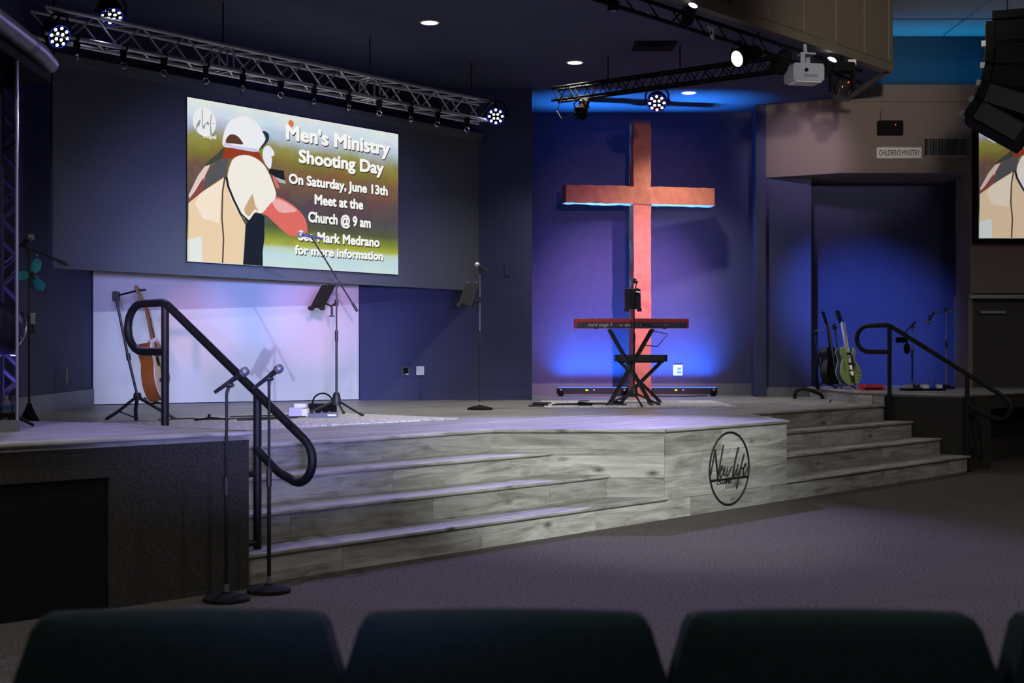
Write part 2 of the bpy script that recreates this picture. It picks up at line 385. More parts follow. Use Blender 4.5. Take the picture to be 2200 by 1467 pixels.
rc = S(9.8, 0); rcut = (S2(9.8, 1.15))
prt = MB().prism([(rc.x, rc.y), tuple((rc + U * 3.4).xy), (7.4, 19.6), (4.08, 19.6), (4.13, 16.25), rcut], ZR - .04, ZR).build('floor_platform_right', DECK, smooth=False)
struct(prt, 'raised side platform with dark carpeted front where the guitars stand')
e1, e2 = rc + U * .62, rc + U * 3.0
rb = MB(); bk = Vector((-.749, .662, 0)) * .4
rb.prism([(rc.x, rc.y), tuple(e1.xy), tuple((e1 + bk).xy), rcut], 0, ZR - .04)
rb.prism([tuple((e1 + bk).xy), tuple((e2 + bk).xy), (7.4, 19.5), (4.2, 19.5), (4.2, 16.3), rcut], 0, ZR - .04)
rb.prism([tuple(e1.xy), tuple(e2.xy), tuple((e2 + bk).xy), tuple((e1 + bk).xy)], .68, ZR - .04)
rb.build('carpet_front', DARKCARPET, prt, smooth=False)
nosing((rc.x, rc.y), tuple((rc + U * 3.4).xy), ZR, prt, .03); nosing((4.08, 18.8), (4.13, 16.25), ZR, prt, .02); nosing((4.13, 16.25), rcut, ZR, prt, .02); nosing(rcut, (rc.x, rc.y), ZR, prt, .02)
for y0, y1 in ((18.75, 17.5), (17.5, 16.25)): plank('plank', (4.09 + (18.75 - y0) * .015, y0), (4.09 + (18.75 - y1) * .015, y1), HS, ZR - .03, WOOD, prt)
plank('plank', (4.118, 16.243), (4.223, 16.036), HS, ZR - .03, WOOD, prt); plank('plank', S2(9.79, 1.15), S2(9.79, 1.0), HS, ZR - .03, WOOD, prt)

# ---- walls
def wall(name, p0, p1, z0, z1, m, label, th=.12, side=1):
    d = (Vector(p1) - Vector(p0)).normalized(); nn = Vector((-d.y, d.x)) * th * side
    p0 = Vector(p0); p1 = Vector(p1)
    return struct(MB().prism([tuple(p0), tuple(p1), tuple(p1 + nn), tuple(p0 + nn)], z0, z1).build(name, m, smooth=False), label)
wl = wall('wall_left', (-3.75, 2.0), (-4.85, 15.82), 0, ZC + .02, NAVY, 'dark navy side wall left of the white backdrop', side=1)
wbl = wall('wall_back_left', (-4.85, 15.86), (-1.94, 17.64), 0, ZC + .02, NAVY, 'dark navy wall behind the white backdrop')
wb = wall('wall_back', (-1.956, 17.58), (.257, 17.58), HS, ZC + .02, NAVY, 'dark navy wall between the screen and the cross alcove')
struct(MB().prism([(.13, 17.7), (.257, 17.7), (.257, 19.5), (.13, 19.5)], HS, ZC + .02).build('wall_alcove_left', NAVY, smooth=False), 'dark return wall at the side of the cross alcove')
wall('wall_alcove', (.1, 19.4), (3.5, 19.4), HS, ZC + .02, BLUEWALL, 'textured blue-lit alcove wall behind the wooden cross')
struct(MB().prism([(3.345, 18.78), (3.485, 18.78), (3.6, 19.45), (3.4, 19.45)], HS, ZC + .02).build('wall_column', NAVY, smooth=False), 'narrow dark column at the side of the cross alcove')
wall('wall_right', (3.485, 18.82), (4.115, 18.82), HS, 3.76, NAVY, 'navy wall panel between the column and the guitar recess')
wall('wall_right_recess', (4.0, 19.45), (6.3, 19.45), HS, 3.76, NAVY, 'dark recess wall behind the two guitars')
sof = struct(MB().prism([(3.485, 18.8), (4.39, 18.3), (6.13, 18.3), (6.13, 19.6), (3.485, 19.6)], 3.73, 4.91).build('wall_soffit', BEIGE, smooth=False), 'beige boxed soffit carrying the CHILDREN\'S MINISTRY sign')
MB().box((5.3, 18.29, 4.70), (1.9, .03, .035)).build('ledge', BEIGE, sof, smooth=False)
wh = struct(MB().prism([(6.13, 18.3), (10, 18.3), (10, 18.9), (6.13, 18.9)], 2.12, 4.91).build('wall_hall', BEIGE, smooth=False), 'beige hall wall around the second screen')
MB().prism([(8.6, 18.3), (10, 18.3), (10, 18.9), (8.6, 18.9)], 0, 2.12).build('pier', BEIGE, wh, smooth=False)
MB().prism([(6.10, 18.3), (6.16, 18.3), (6.16, 18.9), (6.10, 18.9)], 0, 2.12).build('pier', BEIGE, wh, smooth=False)
wall('wall_hall_upper', (4.3, 18.78), (10, 18.78), 4.88, ZH, TEALW, 'blue-lit upper hall wall above the soffit')
dr = struct(MB().box((7.0, 18.42, 1.02), (1.68, .06, 2.04)).build('door_1', mat('dark_door_paint', (.030, .030, .030), .5), smooth=False), 'dark double door below the second screen')
MB().box((6.45, 18.365, 1.87), (.34, .05, .035)).build('door_closer', STEEL, dr); MB().box((7.0, 18.37, 1.02), (.012, .05, 2.0)).build('door_gap', BLACKM, dr)
MB().box((7.0, 18.30, 2.075), (1.78, .08, .05)).build('door_head', STEEL, dr)
struct(MB().prism([(-7, -5), (10, -5), (10, -5.1), (-7, -5.1)], 0, ZH).build('wall_rear', BEIGE, smooth=False), 'hall wall behind the seats')
struct(MB().prism([(10, -5), (10.1, -5), (10.1, 19), (10, 19)], 0, ZH).build('wall_hall_side', BEIGE, smooth=False), 'hall side wall')
struct(MB().prism([(-7, -5), (-7.1, -5), (-7.1, 20), (-7, 20)], 0, ZH).build('wall_hall_far_side', BEIGE, smooth=False), 'hall far side wall')
# skirtings
def skirt(name, p0, p1, z0, m, label, h=.16): return wall(name, p0, p1, z0, z0 + h, m, label, th=.02, side=-1)
SK = mat('grey_skirting', (.16, .17, .22), .5)
skirt('baseboard_left', (-4.0, 5.2), (-4.84, 15.80), HS, SK, 'grey skirting of the left wall', .19)
skirt('baseboard_back', (-1.93, 17.58), (.257, 17.58), HS, NAVY, 'painted skirting of the back wall')
skirt('baseboard_alcove', (.26, 19.4), (3.4, 19.4), HS, SK, 'grey skirting of the cross alcove', .17)
skirt('baseboard_right', (3.49, 18.82), (4.11, 18.82), HS, SK, 'grey skirting beside the column', .13)

# ---- ceilings and the fascia over the stage front
F1 = Vector((4.565, 16.468)); FU = Vector((U.x, U.y)); FN = Vector((NV.x, NV.y))
F0 = F1 - FU * 15
ce = MB().prism([tuple(F1), (4.45, 18.82), (4.45, 19.6), (-5.4, 19.6), (-5.4, 8), tuple(F0)], ZC, ZC + .08).build('ceiling', CEIL, smooth=False)
struct(ce, 'dark navy ceiling over the stage')
struct(MB().prism([(-7, -5), (10, -5), (10, 20), (-7, 20)], ZH, ZH + .1).build('ceiling_hall', HALLC, smooth=False), 'pale hall ceiling beyond the fascia')
for k in range(4): MB().tube([(4.7 + 1.2 * k, 12, ZH - .004), (4.7 + 1.2 * k, 18.7, ZH - .004)], .006, 4).build('ceiling_joint', STEEL, bpy.data.objects['ceiling_hall'])
for k in range(4): MB().tube([(4.3, 14.2 + 1.2 * k, ZH - .004), (9.9, 14.2 + 1.2 * k, ZH - .004)], .006, 4).build('ceiling_joint', STEEL, bpy.data.objects['ceiling_hall'])
fa = MB().prism([tuple(F1), tuple(F0), tuple(F0 - FN * .1), tuple(F1 - FN * .1)], ZC - .03, ZH).build('trim_fascia', FASCIA, smooth=False)
struct(fa, 'tan panelled fascia hanging over the stage front')
MB().prism([(4.565, 16.468), (4.50, 18.4), (4.45, 18.4), (4.47, 16.44)], ZC - .03, ZH).build('fascia_return', FASCIA, fa, smooth=False)
def fbox(name, t0, t1, z0, z1, out):
    a = F1 - FU * t0; b = F1 - FU * t1
    MB().prism([tuple(a), tuple(a + FN * out), tuple(b + FN * out), tuple(b)], z0, z1).build(name, FASCIA, fa, smooth=False)
fbox('fascia_rail', 0, 14, ZC - .03, ZC + .07, .02); fbox('fascia_rail', 0, 14, ZC + .07, ZC + .085, .035)
for t in (0.0, .62, 1.3, 2.02, 2.76, 3.5, 4.24): fbox('fascia_stile', t, t + .085, ZC + .085, ZH, .018)

# ================================================================== SCREEN SURROUND AND LED SCREEN
bA = Vector((-4.30, 12.83, 0)); bL = 6.161; bang = math.atan2(4.77, 3.9)
sb = thing('screen_surround', 'wide charcoal boxed surround hanging behind the silver truss', 'surround', (bA.x, bA.y, 2.12), bang)
MB().box((bL / 2, .035, 1.0), (bL, .05, 2.0)).build('box_body', BOXM, sb, smooth=False)
MB().box((bL / 2, .0, 1.975), (bL, .05, .09)).build('top_rail', mat('surround_rail', (.13, .15, .18), .7), sb, smooth=False)
MB().box((bL / 2, .0, .012), (bL, .024, .024)).build('bottom_rail', BOXM, sb, smooth=False)

SKYc = [(0.0, (205, 228, 228)), (.09, (196, 222, 226)), (.125, (196, 214, 190)), (.15, (172, 178, 72)), (.20, (130, 140, 62)), (.26, (88, 92, 70)), (.36, (84, 74, 84)), (.48, (98, 80, 80)), (.60, (122, 92, 72)), (.70, (132, 120, 58)), (.77, (146, 142, 84)), (.83, (176, 190, 206)), (.89, (206, 220, 236)), (1.0, (226, 232, 228))]
def slide_bg(s, tag_):
    m = bpy.data.materials.new('slide_photo_background_' + tag_); m.use_nodes = True; nt = m.node_tree; N = nt.nodes; L = nt.links; N.clear()
    tc = N.new('ShaderNodeTexCoord'); sp = N.new('ShaderNodeSeparateXYZ'); L.new(tc.outputs['Generated'], sp.inputs[0])
    nz = N.new('ShaderNodeTexNoise'); nz.inputs['Scale'].default_value = 5; nz.inputs['Detail'].default_value = 3; L.new(tc.outputs['Generated'], nz.inputs['Vector'])
    md = N.new('ShaderNodeMath'); md.operation = 'MULTIPLY_ADD'; md.inputs[1].default_value = .16; md.inputs[2].default_value = -.08; L.new(nz.outputs['Fac'], md.inputs[0])
    # the meadow and pond stay level: the wobble fades out towards the bottom
    mr = N.new('ShaderNodeMapRange'); mr.inputs['From Min'].default_value = .22; mr.inputs['From Max'].default_value = .4; L.new(sp.outputs['Z'], mr.inputs['Value'])
    mm = N.new('ShaderNodeMath'); mm.operation = 'MULTIPLY'; L.new(md.outputs[0], mm.inputs[0]); L.new(mr.outputs['Result'], mm.inputs[1])
    ad = N.new('ShaderNodeMath'); ad.operation = 'ADD'; L.new(sp.outputs['Z'], ad.inputs[0]); L.new(mm.outputs[0], ad.inputs[1])
    cr = N.new('ShaderNodeValToRGB'); e = cr.color_ramp.elements
    e[0].position = 0; e[0].color = srgb(*SKYc[0][1]) + (1,); e[1].position = 1; e[1].color = srgb(*SKYc[-1][1]) + (1,)
    for p, c in SKYc[1:-1]: x = e.new(p); x.color = srgb(*c) + (1,)
    L.new(ad.outputs[0], cr.inputs['Fac'])
    n2 = N.new('ShaderNodeTexVoronoi'); n2.inputs['Scale'].default_value = 14; L.new(tc.outputs['Generated'], n2.inputs['Vector'])
    mx = N.new('ShaderNodeMix'); mx.data_type = 'RGBA'; mx.blend_type = 'SOFT_LIGHT'; mx.inputs['Factor'].default_value = .16
    L.new(cr.outputs['Color'], mx.inputs['A']); L.new(n2.outputs['Color'], mx.inputs['B'])
    em = N.new('ShaderNodeEmission'); em.inputs[1].default_value = s; L.new(mx.outputs['Result'], em.inputs[0])
    o = N.new('ShaderNodeOutputMaterial'); L.new(em.outputs[0], o.inputs[0])
    return m

PIC = [
 ('picture_collar', (70, 74, 66), [(0.146, 0.718), (0.163, 0.713), (0.158, 0.669), (0.072, 0.593), (0.094, 0.639), (0.123, 0.679)]),
 ('picture_shoulder', (226, 206, 196), [(0.005, 0.405), (0.043, 0.529), (0.072, 0.593), (0.094, 0.605), (0.072, 0.534), (0.06, 0.465), (0.01, 0.365)]),
 ('picture_shoulder_stripe', (140, 74, 74), [(0.005, 0.378), (0.03, 0.43), (0.052, 0.49), (0.066, 0.52), (0.066, 0.441), (0.04, 0.40), (0.006, 0.345)]),
 ('picture_neck', (150, 62, 40), [(0.161, 0.73), (0.228, 0.727), (0.295, 0.728), (0.313, 0.701), (0.331, 0.617), (0.307, 0.63), (0.283, 0.677), (0.228, 0.688), (0.175, 0.656), (0.146, 0.641)]),
 ('picture_vest', (86, 88, 92), [(0.066, 0.474), (0.083, 0.553), (0.123, 0.637), (0.175, 0.664), (0.166, 0.62), (0.162, 0.568), (0.158, 0.55), (0.106, 0.498), (0.066, 0.441)]),
 ('picture_back', (240, 212, 178), [(0.003, 0.355), (0.066, 0.441), (0.152, 0.54), (0.161, 0.516), (0.187, 0.393), (0.243, 0.254), (0.231, 0.002), (0.002, 0.002)]),
 ('picture_back_highlight', (248, 232, 212), [(0.05, 0.42), (0.145, 0.525), (0.135, 0.40), (0.13, 0.25), (0.06, 0.27), (0.03, 0.36)]),
 ('picture_trousers', (32, 38, 52), [(0.245, 0.254), (0.255, 0.282), (0.283, 0.333), (0.313, 0.333), (0.327, 0.318), (0.327, 0.178), (0.319, 0.089), (0.32, 0.001), (0.232, 0.001)]),
 ('picture_gun', (34, 36, 44), [(0.35, 0.631), (0.416, 0.629), (0.419, 0.58), (0.425, 0.545), (0.394, 0.549), (0.369, 0.589), (0.347, 0.602)]),
 ('picture_gun_barrel', (178, 182, 196), [(0.372, 0.583), (0.422, 0.566), (0.425, 0.545), (0.394, 0.549)]),
 ('picture_hand', (216, 112, 108), [(0.362, 0.588), (0.381, 0.564), (0.394, 0.513), (0.378, 0.52)]),
 ('picture_arm', (226, 112, 104), [(0.314, 0.338), (0.344, 0.395), (0.378, 0.453), (0.432, 0.431), (0.483, 0.385), (0.516, 0.327), (0.526, 0.264), (0.519, 0.236), (0.483, 0.214), (0.444, 0.21), (0.394, 0.257), (0.338, 0.324)]),
 ('picture_arm_highlight', (240, 178, 176), [(0.36, 0.42), (0.385, 0.44), (0.43, 0.42), (0.475, 0.38), (0.44, 0.36), (0.39, 0.36)]),
 ('picture_sleeve', (244, 240, 230), [(0.175, 0.622), (0.187, 0.658), (0.211, 0.684), (0.246, 0.696), (0.283, 0.686), (0.313, 0.661), (0.338, 0.618), (0.362, 0.544), (0.378, 0.458), (0.344, 0.391), (0.313, 0.338), (0.283, 0.338), (0.252, 0.282), (0.216, 0.32), (0.181, 0.4), (0.163, 0.5), (0.165, 0.568)]),
 ('picture_sleeve_fold', (206, 172, 130), [(0.25, 0.40), (0.27, 0.45), (0.275, 0.44), (0.285, 0.38), (0.30, 0.35), (0.28, 0.355), (0.255, 0.31), (0.235, 0.345)]),
 ('picture_ear_guard', (232, 236, 244), [(0.322, 0.755), (0.344, 0.777), (0.366, 0.747), (0.368, 0.717), (0.356, 0.709), (0.359, 0.684), (0.351, 0.629), (0.331, 0.652), (0.316, 0.702)]),
 ('picture_cap', (238, 240, 244), [(0.143, 0.734), (0.146, 0.803), (0.158, 0.857), (0.178, 0.9), (0.211, 0.929), (0.24, 0.941), (0.27, 0.931), (0.295, 0.902), (0.313, 0.867), (0.325, 0.826), (0.324, 0.795), (0.307, 0.761), (0.292, 0.727), (0.234, 0.724), (0.187, 0.727)]),
 ('picture_cap_band', (206, 204, 238), [(0.148, 0.755), (0.187, 0.745), (0.234, 0.742), (0.296, 0.745), (0.292, 0.727), (0.234, 0.724), (0.187, 0.727), (0.146, 0.736)]),
 ('picture_cap_opening', (92, 62, 50), [(0.155, 0.754), (0.158, 0.784), (0.175, 0.81), (0.199, 0.81), (0.22, 0.785), (0.227, 0.759), (0.187, 0.756)]),
 ('picture_goggle_strap', (44, 54, 74), [(0.314, 0.86), (0.331, 0.863), (0.344, 0.843), (0.341, 0.807), (0.319, 0.764), (0.298, 0.737), (0.307, 0.761), (0.328, 0.809), (0.325, 0.835)]),
 ('picture_number_patch', (232, 236, 236), [(0.003, 0.135), (0.052, 0.157), (0.055, 0.003), (0.003, 0.003)]),
]
STRAP = [(0.155, 0.541), (0.163, 0.482), (0.187, 0.401), (0.216, 0.32), (0.252, 0.277)]
SEAM = [(0.149, 0.54), (0.139, 0.444), (0.136, 0.282), (0.143, 0.156), (0.139, 0.003)]
LINES = [("Men's Ministry", .423, .941, .838, .092), ('Shooting Day', .483, .908, .698, .082), ('On Saturday, June 13th', .435, .93, .552, .062), ('Meet at the', .558, .799, .434, .064), ('Church @ 9 am', .527, .839, .313, .066), ('See Mark Medrano', .48, .886, .186, .062), ('for more information', .463, .904, .094, .056)]
def smooth_loop(P, n=4):
    out = []; m = len(P)
    for i in range(m):
        p0, p1, p2, p3 = P[(i - 1) % m], P[i], P[(i + 1) % m], P[(i + 2) % m]
        for k in range(n):
            t_ = k / n
            out.append(tuple(.5 * (2 * p1[c] + (p2[c] - p0[c]) * t_ + (2 * p0[c] - 5 * p1[c] + 4 * p2[c] - p3[c]) * t_ ** 2 + (3 * p1[c] - p0[c] - 3 * p2[c] + p3[c]) * t_ ** 3) for c in (0, 1)))
    return out
def ribbon(pts, wd):
    P = [Vector((p[0], p[1])) for p in pts]; L = []; Rr = []
    for i in range(len(P)):
        d = (P[min(i + 1, len(P) - 1)] - P[max(i - 1, 0)]).normalized(); nn = Vector((-d.y, d.x)) * wd / 2
        L.append(tuple(P[i] + nn)); Rr.append(tuple(P[i] - nn))
    return L + Rr[::-1]
def make_slide(root, Wd, Ht, s, tag_):
    y = -.004
    MB().box((Wd / 2, y / 2, Ht / 2), (Wd, .004, Ht)).build('picture_background', slide_bg(s, tag_), root, smooth=False)
    def flat(name, pts, col, k, smooth_=False):
        m = emis('slide_%s_%d_%d_%d' % (tag_, *col), srgb(*col), s)
        P = [(a * Wd, b * Ht) for a, b in (smooth_loop(pts) if smooth_ else pts)]
        MB().plate(P, -.004 - .0012 * k - .0006, -.004 - .0012 * k).build(name, m, root, smooth=False)
    for k, (nm, col, pts) in enumerate(PIC): flat(nm, pts, col, k + 1, nm in ('picture_cap', 'picture_cap_opening', 'picture_sleeve', 'picture_arm', 'picture_arm_highlight', 'picture_ear_guard', 'picture_neck', 'picture_sleeve_fold', 'picture_goggle_strap', 'picture_hand', 'picture_collar'))
    flat('picture_strap', ribbon(STRAP, .010), (40, 44, 56), 24)
    flat('picture_seam', ribbon(SEAM, .006), (78, 66, 60), 24)
    cir = lambda cx, cy, r: [(cx + r * math.cos(2 * math.pi * i / 28), cy + r * Wd / Ht * math.sin(2 * math.pi * i / 28)) for i in range(28)]
    flat('picture_clay_disc', cir(.452, .945, .013), (222, 122, 84), 1)
    flat('logo_disc', cir(.07, .865, .048), (238, 240, 240), 2)
    for q in ([(.034, .80), (.038, .84), (.046, .86)], [(.040, .825), (.046, .87), (.048, .835), (.052, .875)], [(.060, .94), (.062, .83), (.066, .82), (.074, .86), (.072, .845)], [(.098, .92), (.094, .85), (.096, .78), (.10, .78), (.094, .86), (.112, .865)], [(.078, .855), (.084, .875), (.082, .85), (.09, .855)]):
        flat('logo_stroke', ribbon(q, .0035), (150, 152, 164), 3)
    dark = emis('slide_shadow_' + tag_, srgb(40, 40, 44), s); wht = emis('slide_white_' + tag_, srgb(250, 250, 246), s)
    for (body_, a0, a1, b, h) in LINES:
        lettering('lettering_shadow', body_, dark, root, a0 * Wd + .009, b * Ht - .012, -.004 - .0012 * 25, h * Ht, (a1 - a0) * Wd, .042)
        lettering('lettering', body_, wht, root, a0 * Wd, b * Ht, -.004 - .0012 * 26, h * Ht, (a1 - a0) * Wd, .042)
    lettering('lettering', 'chapel', wht, root, .057 * Wd, .765 * Ht, -.004 - .0012 * 26, .028 * Ht, .054 * Wd, .02)
lp = Vector((bA.x, bA.y, 2.262)) + Vector((math.cos(bang), math.sin(bang), 0)) * 1.53
led = thing('led_screen', 'large lit screen showing the Shooting Day slide on the charcoal surround', 'screen', tuple(lp + Vector((math.sin(bang), -math.cos(bang), 0)) * .006), bang)
MB().box((3.096 / 2, .002, 1.683 / 2), (3.11, .008, 1.70)).build('screen_panel', BLACKM, led, smooth=False)
make_slide(led, 3.096, 1.683, .95, 'main')
rsc = thing('hall_screen', 'black framed screen on the beige wall beyond the speaker array', 'screen', (6.209, 18.2, 2.847), 0)
MB().box((1.52, .05, .826), (3.16, .09, 1.78)).build('screen_frame', BLACKM, rsc, smooth=False)
make_slide(rsc, 3.04, 1.653, .62, 'hall')

# white backdrop below the surround
wq = thing('white_backdrop', 'tall white fabric backdrop panel under the charcoal surround', 'backdrop', (-4.84, 15.79, HS), math.atan2(1.78, 2.86))
MB().box((1.69, .0, .83), (3.37, .03, 1.64)).build('fabric', WHITE, wq, smooth=False)
MB().box((3.35, -.012, .83), (.03, .02, 1.64)).build('edge_batten', WHITE, wq, smooth=False)

# small plates on the walls
def plate_thing(name, label, x, y, z, wd, ht, m, cat, rz=0, slots=None):
    t = thing(name, label, cat, (x, y, z), rz)
    MB().rbox((0, -.008, 0), (wd, .016, ht), .008).build('face_plate', m, t, smooth=False)
    for (dx, dz, sw, sh, mm) in slots or (): MB().box((dx, -.018, dz), (sw, .006, sh)).build('socket', mm, t, smooth=False)
plate_thing('outlet_box', 'black square outlet box low on the navy wall', -1.363, 17.575, 1.097, .12, .13, BLACKP, 'outlet', 0, [(.0, .0, .06, .07, BLACKM), (.02, -.045, .03, .012, WPLATE)])
plate_thing('wall_plate', 'white connector plate beside the black outlet box', -1.178, 17.575, 1.097, .10, .11, WPLATE, 'plate', 0, [(-.02, .02, .02, .02, STEEL), (.02, .02, .02, .02, STEEL), (-.02, -.02, .02, .02, STEEL), (.02, -.02, .02, .02, STEEL)])
plate_thing('thermostat', 'small dark box high on the navy wall beside the alcove', -.06, 17.575, 2.376, .07, .12, NAVY, 'thermostat')
plate_thing('alcove_outlet', 'white ribbed outlet box on the glowing blue alcove wall', 2.349, 19.395, 1.079, .13, .15, WPLATE, 'outlet', 0, [(.02, .02, .06, .03, STEEL), (.02, -.03, .06, .03, STEEL)])
LWN = math.atan2(13.82, -1.10)
def on_left(Y): return -3.75 - (Y - 2.0) * (1.10 / 13.82)
plate_thing('wall_switch', 'black slim switch on the left navy wall', on_left(14.6) + .004, 14.6, 1.08, .10, .16, BLACKP, 'switch', LWN - math.pi)
plate_thing('wall_blank_plate', 'dark blank plate left of the slim switch', on_left(14.2) + .004, 14.2, 1.02, .16, .26, NAVY, 'plate', LWN - math.pi)
plate_thing('wall_hatch', 'flush navy hatch next to the white backdrop', on_left(15.5) + .004, 15.5, 1.38, .35, .62, NAVY, 'hatch', LWN - math.pi)

# soffit items
sg = thing('wall_sign', 'white sign reading CHILDREN\'S MINISTRY on the beige soffit', 'sign', (4.872, 18.295, 3.915), 0)
MB().box((.2985, -.01, .081), (.597, .02, .162)).build('sign_board', WPLATE, sg, smooth=False)
MB().box((.2985, -.012, .157), (.61, .028, .012)).build('sign_frame', STEEL, sg, smooth=False); MB().box((.2985, -.012, .005), (.61, .028, .012)).build('sign_frame', STEEL, sg, smooth=False)
lettering('lettering', "CHILDREN'S MINISTRY", mat('sign_ink', (.03, .03, .05), .6), sg, .03, .044, -.022, .075, .54, .005)
mn = thing('monitor_box', 'small black box with a red light above the sign', 'device', (5.045, 18.295, 4.23), 0)
MB().rbox((0, -.04, .093), (.33, .08, .19), .012).build('case', BLACKM, mn, smooth=False)
MB().ball((.06, -.082, .13), .008, 8).build('indicator', emis('red_led', (1, .05, .03), 2.2), mn)
MB().tube([(-.12, -.02, .18), (-.125, -.015, .26), (-.10, -.01, .36)], .005, 5).build('cable', BLACKP, mn)
vg = thing('wall_vent', 'dark slatted air vent on the beige soffit beside the sign', 'vent', (5.525, 18.295, 3.95), 0)
MB().box((.273, -.004, .121), (.56, .008, .255)).build('backing', BLACKM, vg, smooth=False)
for k in range(27): MB().box((.015 + k * .02, -.014, .121), (.005, .012, .23)).build('slat', STEEL if k != 17 else BEIGE, vg, smooth=False)
for z in (0, .242): MB().box((.273, -.012, z), (.56, .02, .012)).build('frame', STEEL, vg, smooth=False)

# ================================================================== CEILING FITTINGS
for lab, (x, y), tg in (('recessed round downlight nearest the silver truss', (-.849, 14.10), 1), ('recessed round downlight between the truss and the black light bar', (.737, 16.045), 2), ('recessed round downlight above the cross near the alcove', (2.315, 17.914), 3)):
    t = thing('downlight', lab, 'light', (x, y, ZC), 0, 'recessed downlights')
    MB().lathe([(.085, -.006), (.10, -.008), (.105, -.002), (.105, 0), (.085, 0)], 24).build('trim_ring', WPLATE, t)
    MB().lathe([(.001, -.012), (.06, -.011), (.084, -.006)], 24).build('diffuser', emis('downlight_glow', (1, .93, .86), 5), t)
    spot('downlight_lamp', (x, y, ZC - .03), (x, y, 0), 300, (1, .9, .8), 110, .8, .08)
cv = thing('ceiling_vent', 'dark square air diffuser in the stage ceiling', 'vent', (1.574, 15.168, ZC), 0)
for k, (a, z) in enumerate(((.46, -.006), (.36, -.014), (.26, -.022), (.16, -.030))): MB().box((0, 0, z), (a, a, .012)).build('cone_ring', BLACKM, cv, smooth=False)

# ---------------- box truss
def box_truss(name, label, loc, rz, L, h, d, chord, brace, m, bay, joints, flip=False):
    t = thing(name, label, 'truss', loc, rz)
    for (y, z) in ((0, 0), (0, h), (d, 0), (d, h)): MB().cyl((0, y, z), (L, y, z), chord, n=10).build('chord', m, t)
    nb = max(1, round(L / bay)); b = L / nb
    for y in (0, d):
        for i in range(nb):
            x = i * b
            MB().cyl((x, y, h), (x + b / 2, y, 0), brace, n=6).build('brace', m, t); MB().cyl((x + b / 2, y, 0), (x + b, y, h), brace, n=6).build('brace', m, t)
    for z in (0, h):
        for i in range(nb):
            x = i * b; MB().cyl((x, 0, z), (x + b / 2, d, z), brace, n=6).build('brace', m, t); MB().cyl((x + b / 2, d, z), (x + b, 0, z), brace, n=6).build('brace', m, t)
    for x in joints:
        for dx in (-.04, .04):
            for y in (0, d): MB().cyl((x + dx, y, 0), (x + dx, y, h), brace * 1.1, n=6).build('upright', m, t)
            for z in (0, h): MB().cyl((x + dx, 0, z), (x + dx, d, z), brace * 1.1, n=6).build('upright', m, t)
    return t
trang = math.atan2(4.48, 3.76)
trs = box_truss('lighting_truss', 'silver box truss spanning in front of the screen surround', (-3.99, 11.68, 4.06), trang, 5.85, .225, .225, .021, .009, SILVER, .49, (1.98, 3.95))
for x in (.15, 1.98, 3.95, 5.6): MB().cyl((x, .11, .225), (x, .11, ZC - 4.06), .008, n=6).build('hanger', BLACK, trs)
tu = Vector((math.cos(trang), math.sin(trang), 0)); T0 = Vector((-3.99, 11.68, 0))
clamp0 = None
for i, t_ in enumerate((.311, .782, 1.216, 1.69, 2.135, 2.61, 3.054, 3.535, 3.985, 4.472, 4.9, 5.395)):
    p = T0 + tu * t_
    rz = trang + (R(80) if i in (0, 4, 6, 7, 9) else R(-40 + 12 * (i % 3)))
    if clamp0 is None:
        t = thing('truss_clamp', '', 'clamp', (p.x, p.y, 4.06), rz, 'empty clamps under the silver truss'); clamp0 = t
        MB().ring((0, 0, 0), .031, .012, 'y', 16, 6).build('collar', BLACKM, t)
        MB().box((0, 0, -.055), (.05, .045, .05)).box((0, 0, -.10), (.03, .03, .06)).build('body', BLACKM, t, smooth=False)
        MB().ring((0, 0, -.155), .028, .006, 'y', 20, 6).build('ring', CHROME, t)
        MB().cyl((0, 0, -.135), (0, 0, -.09), .007, n=8).build('bolt', STEEL, t)
    else:
        t = copy_tree(clamp0); t.location = (p.x, p.y, 4.06); t.rotation_euler = (0, 0, rz)
    nth = ('first', 'second', 'third', 'fourth', 'fifth', 'sixth', 'seventh', 'eighth', 'ninth', 'tenth', 'eleventh', 'last')[i]
    t['label'] = 'black hanging clamp with a steel ring, %s along the silver truss from the drum shield' % nth

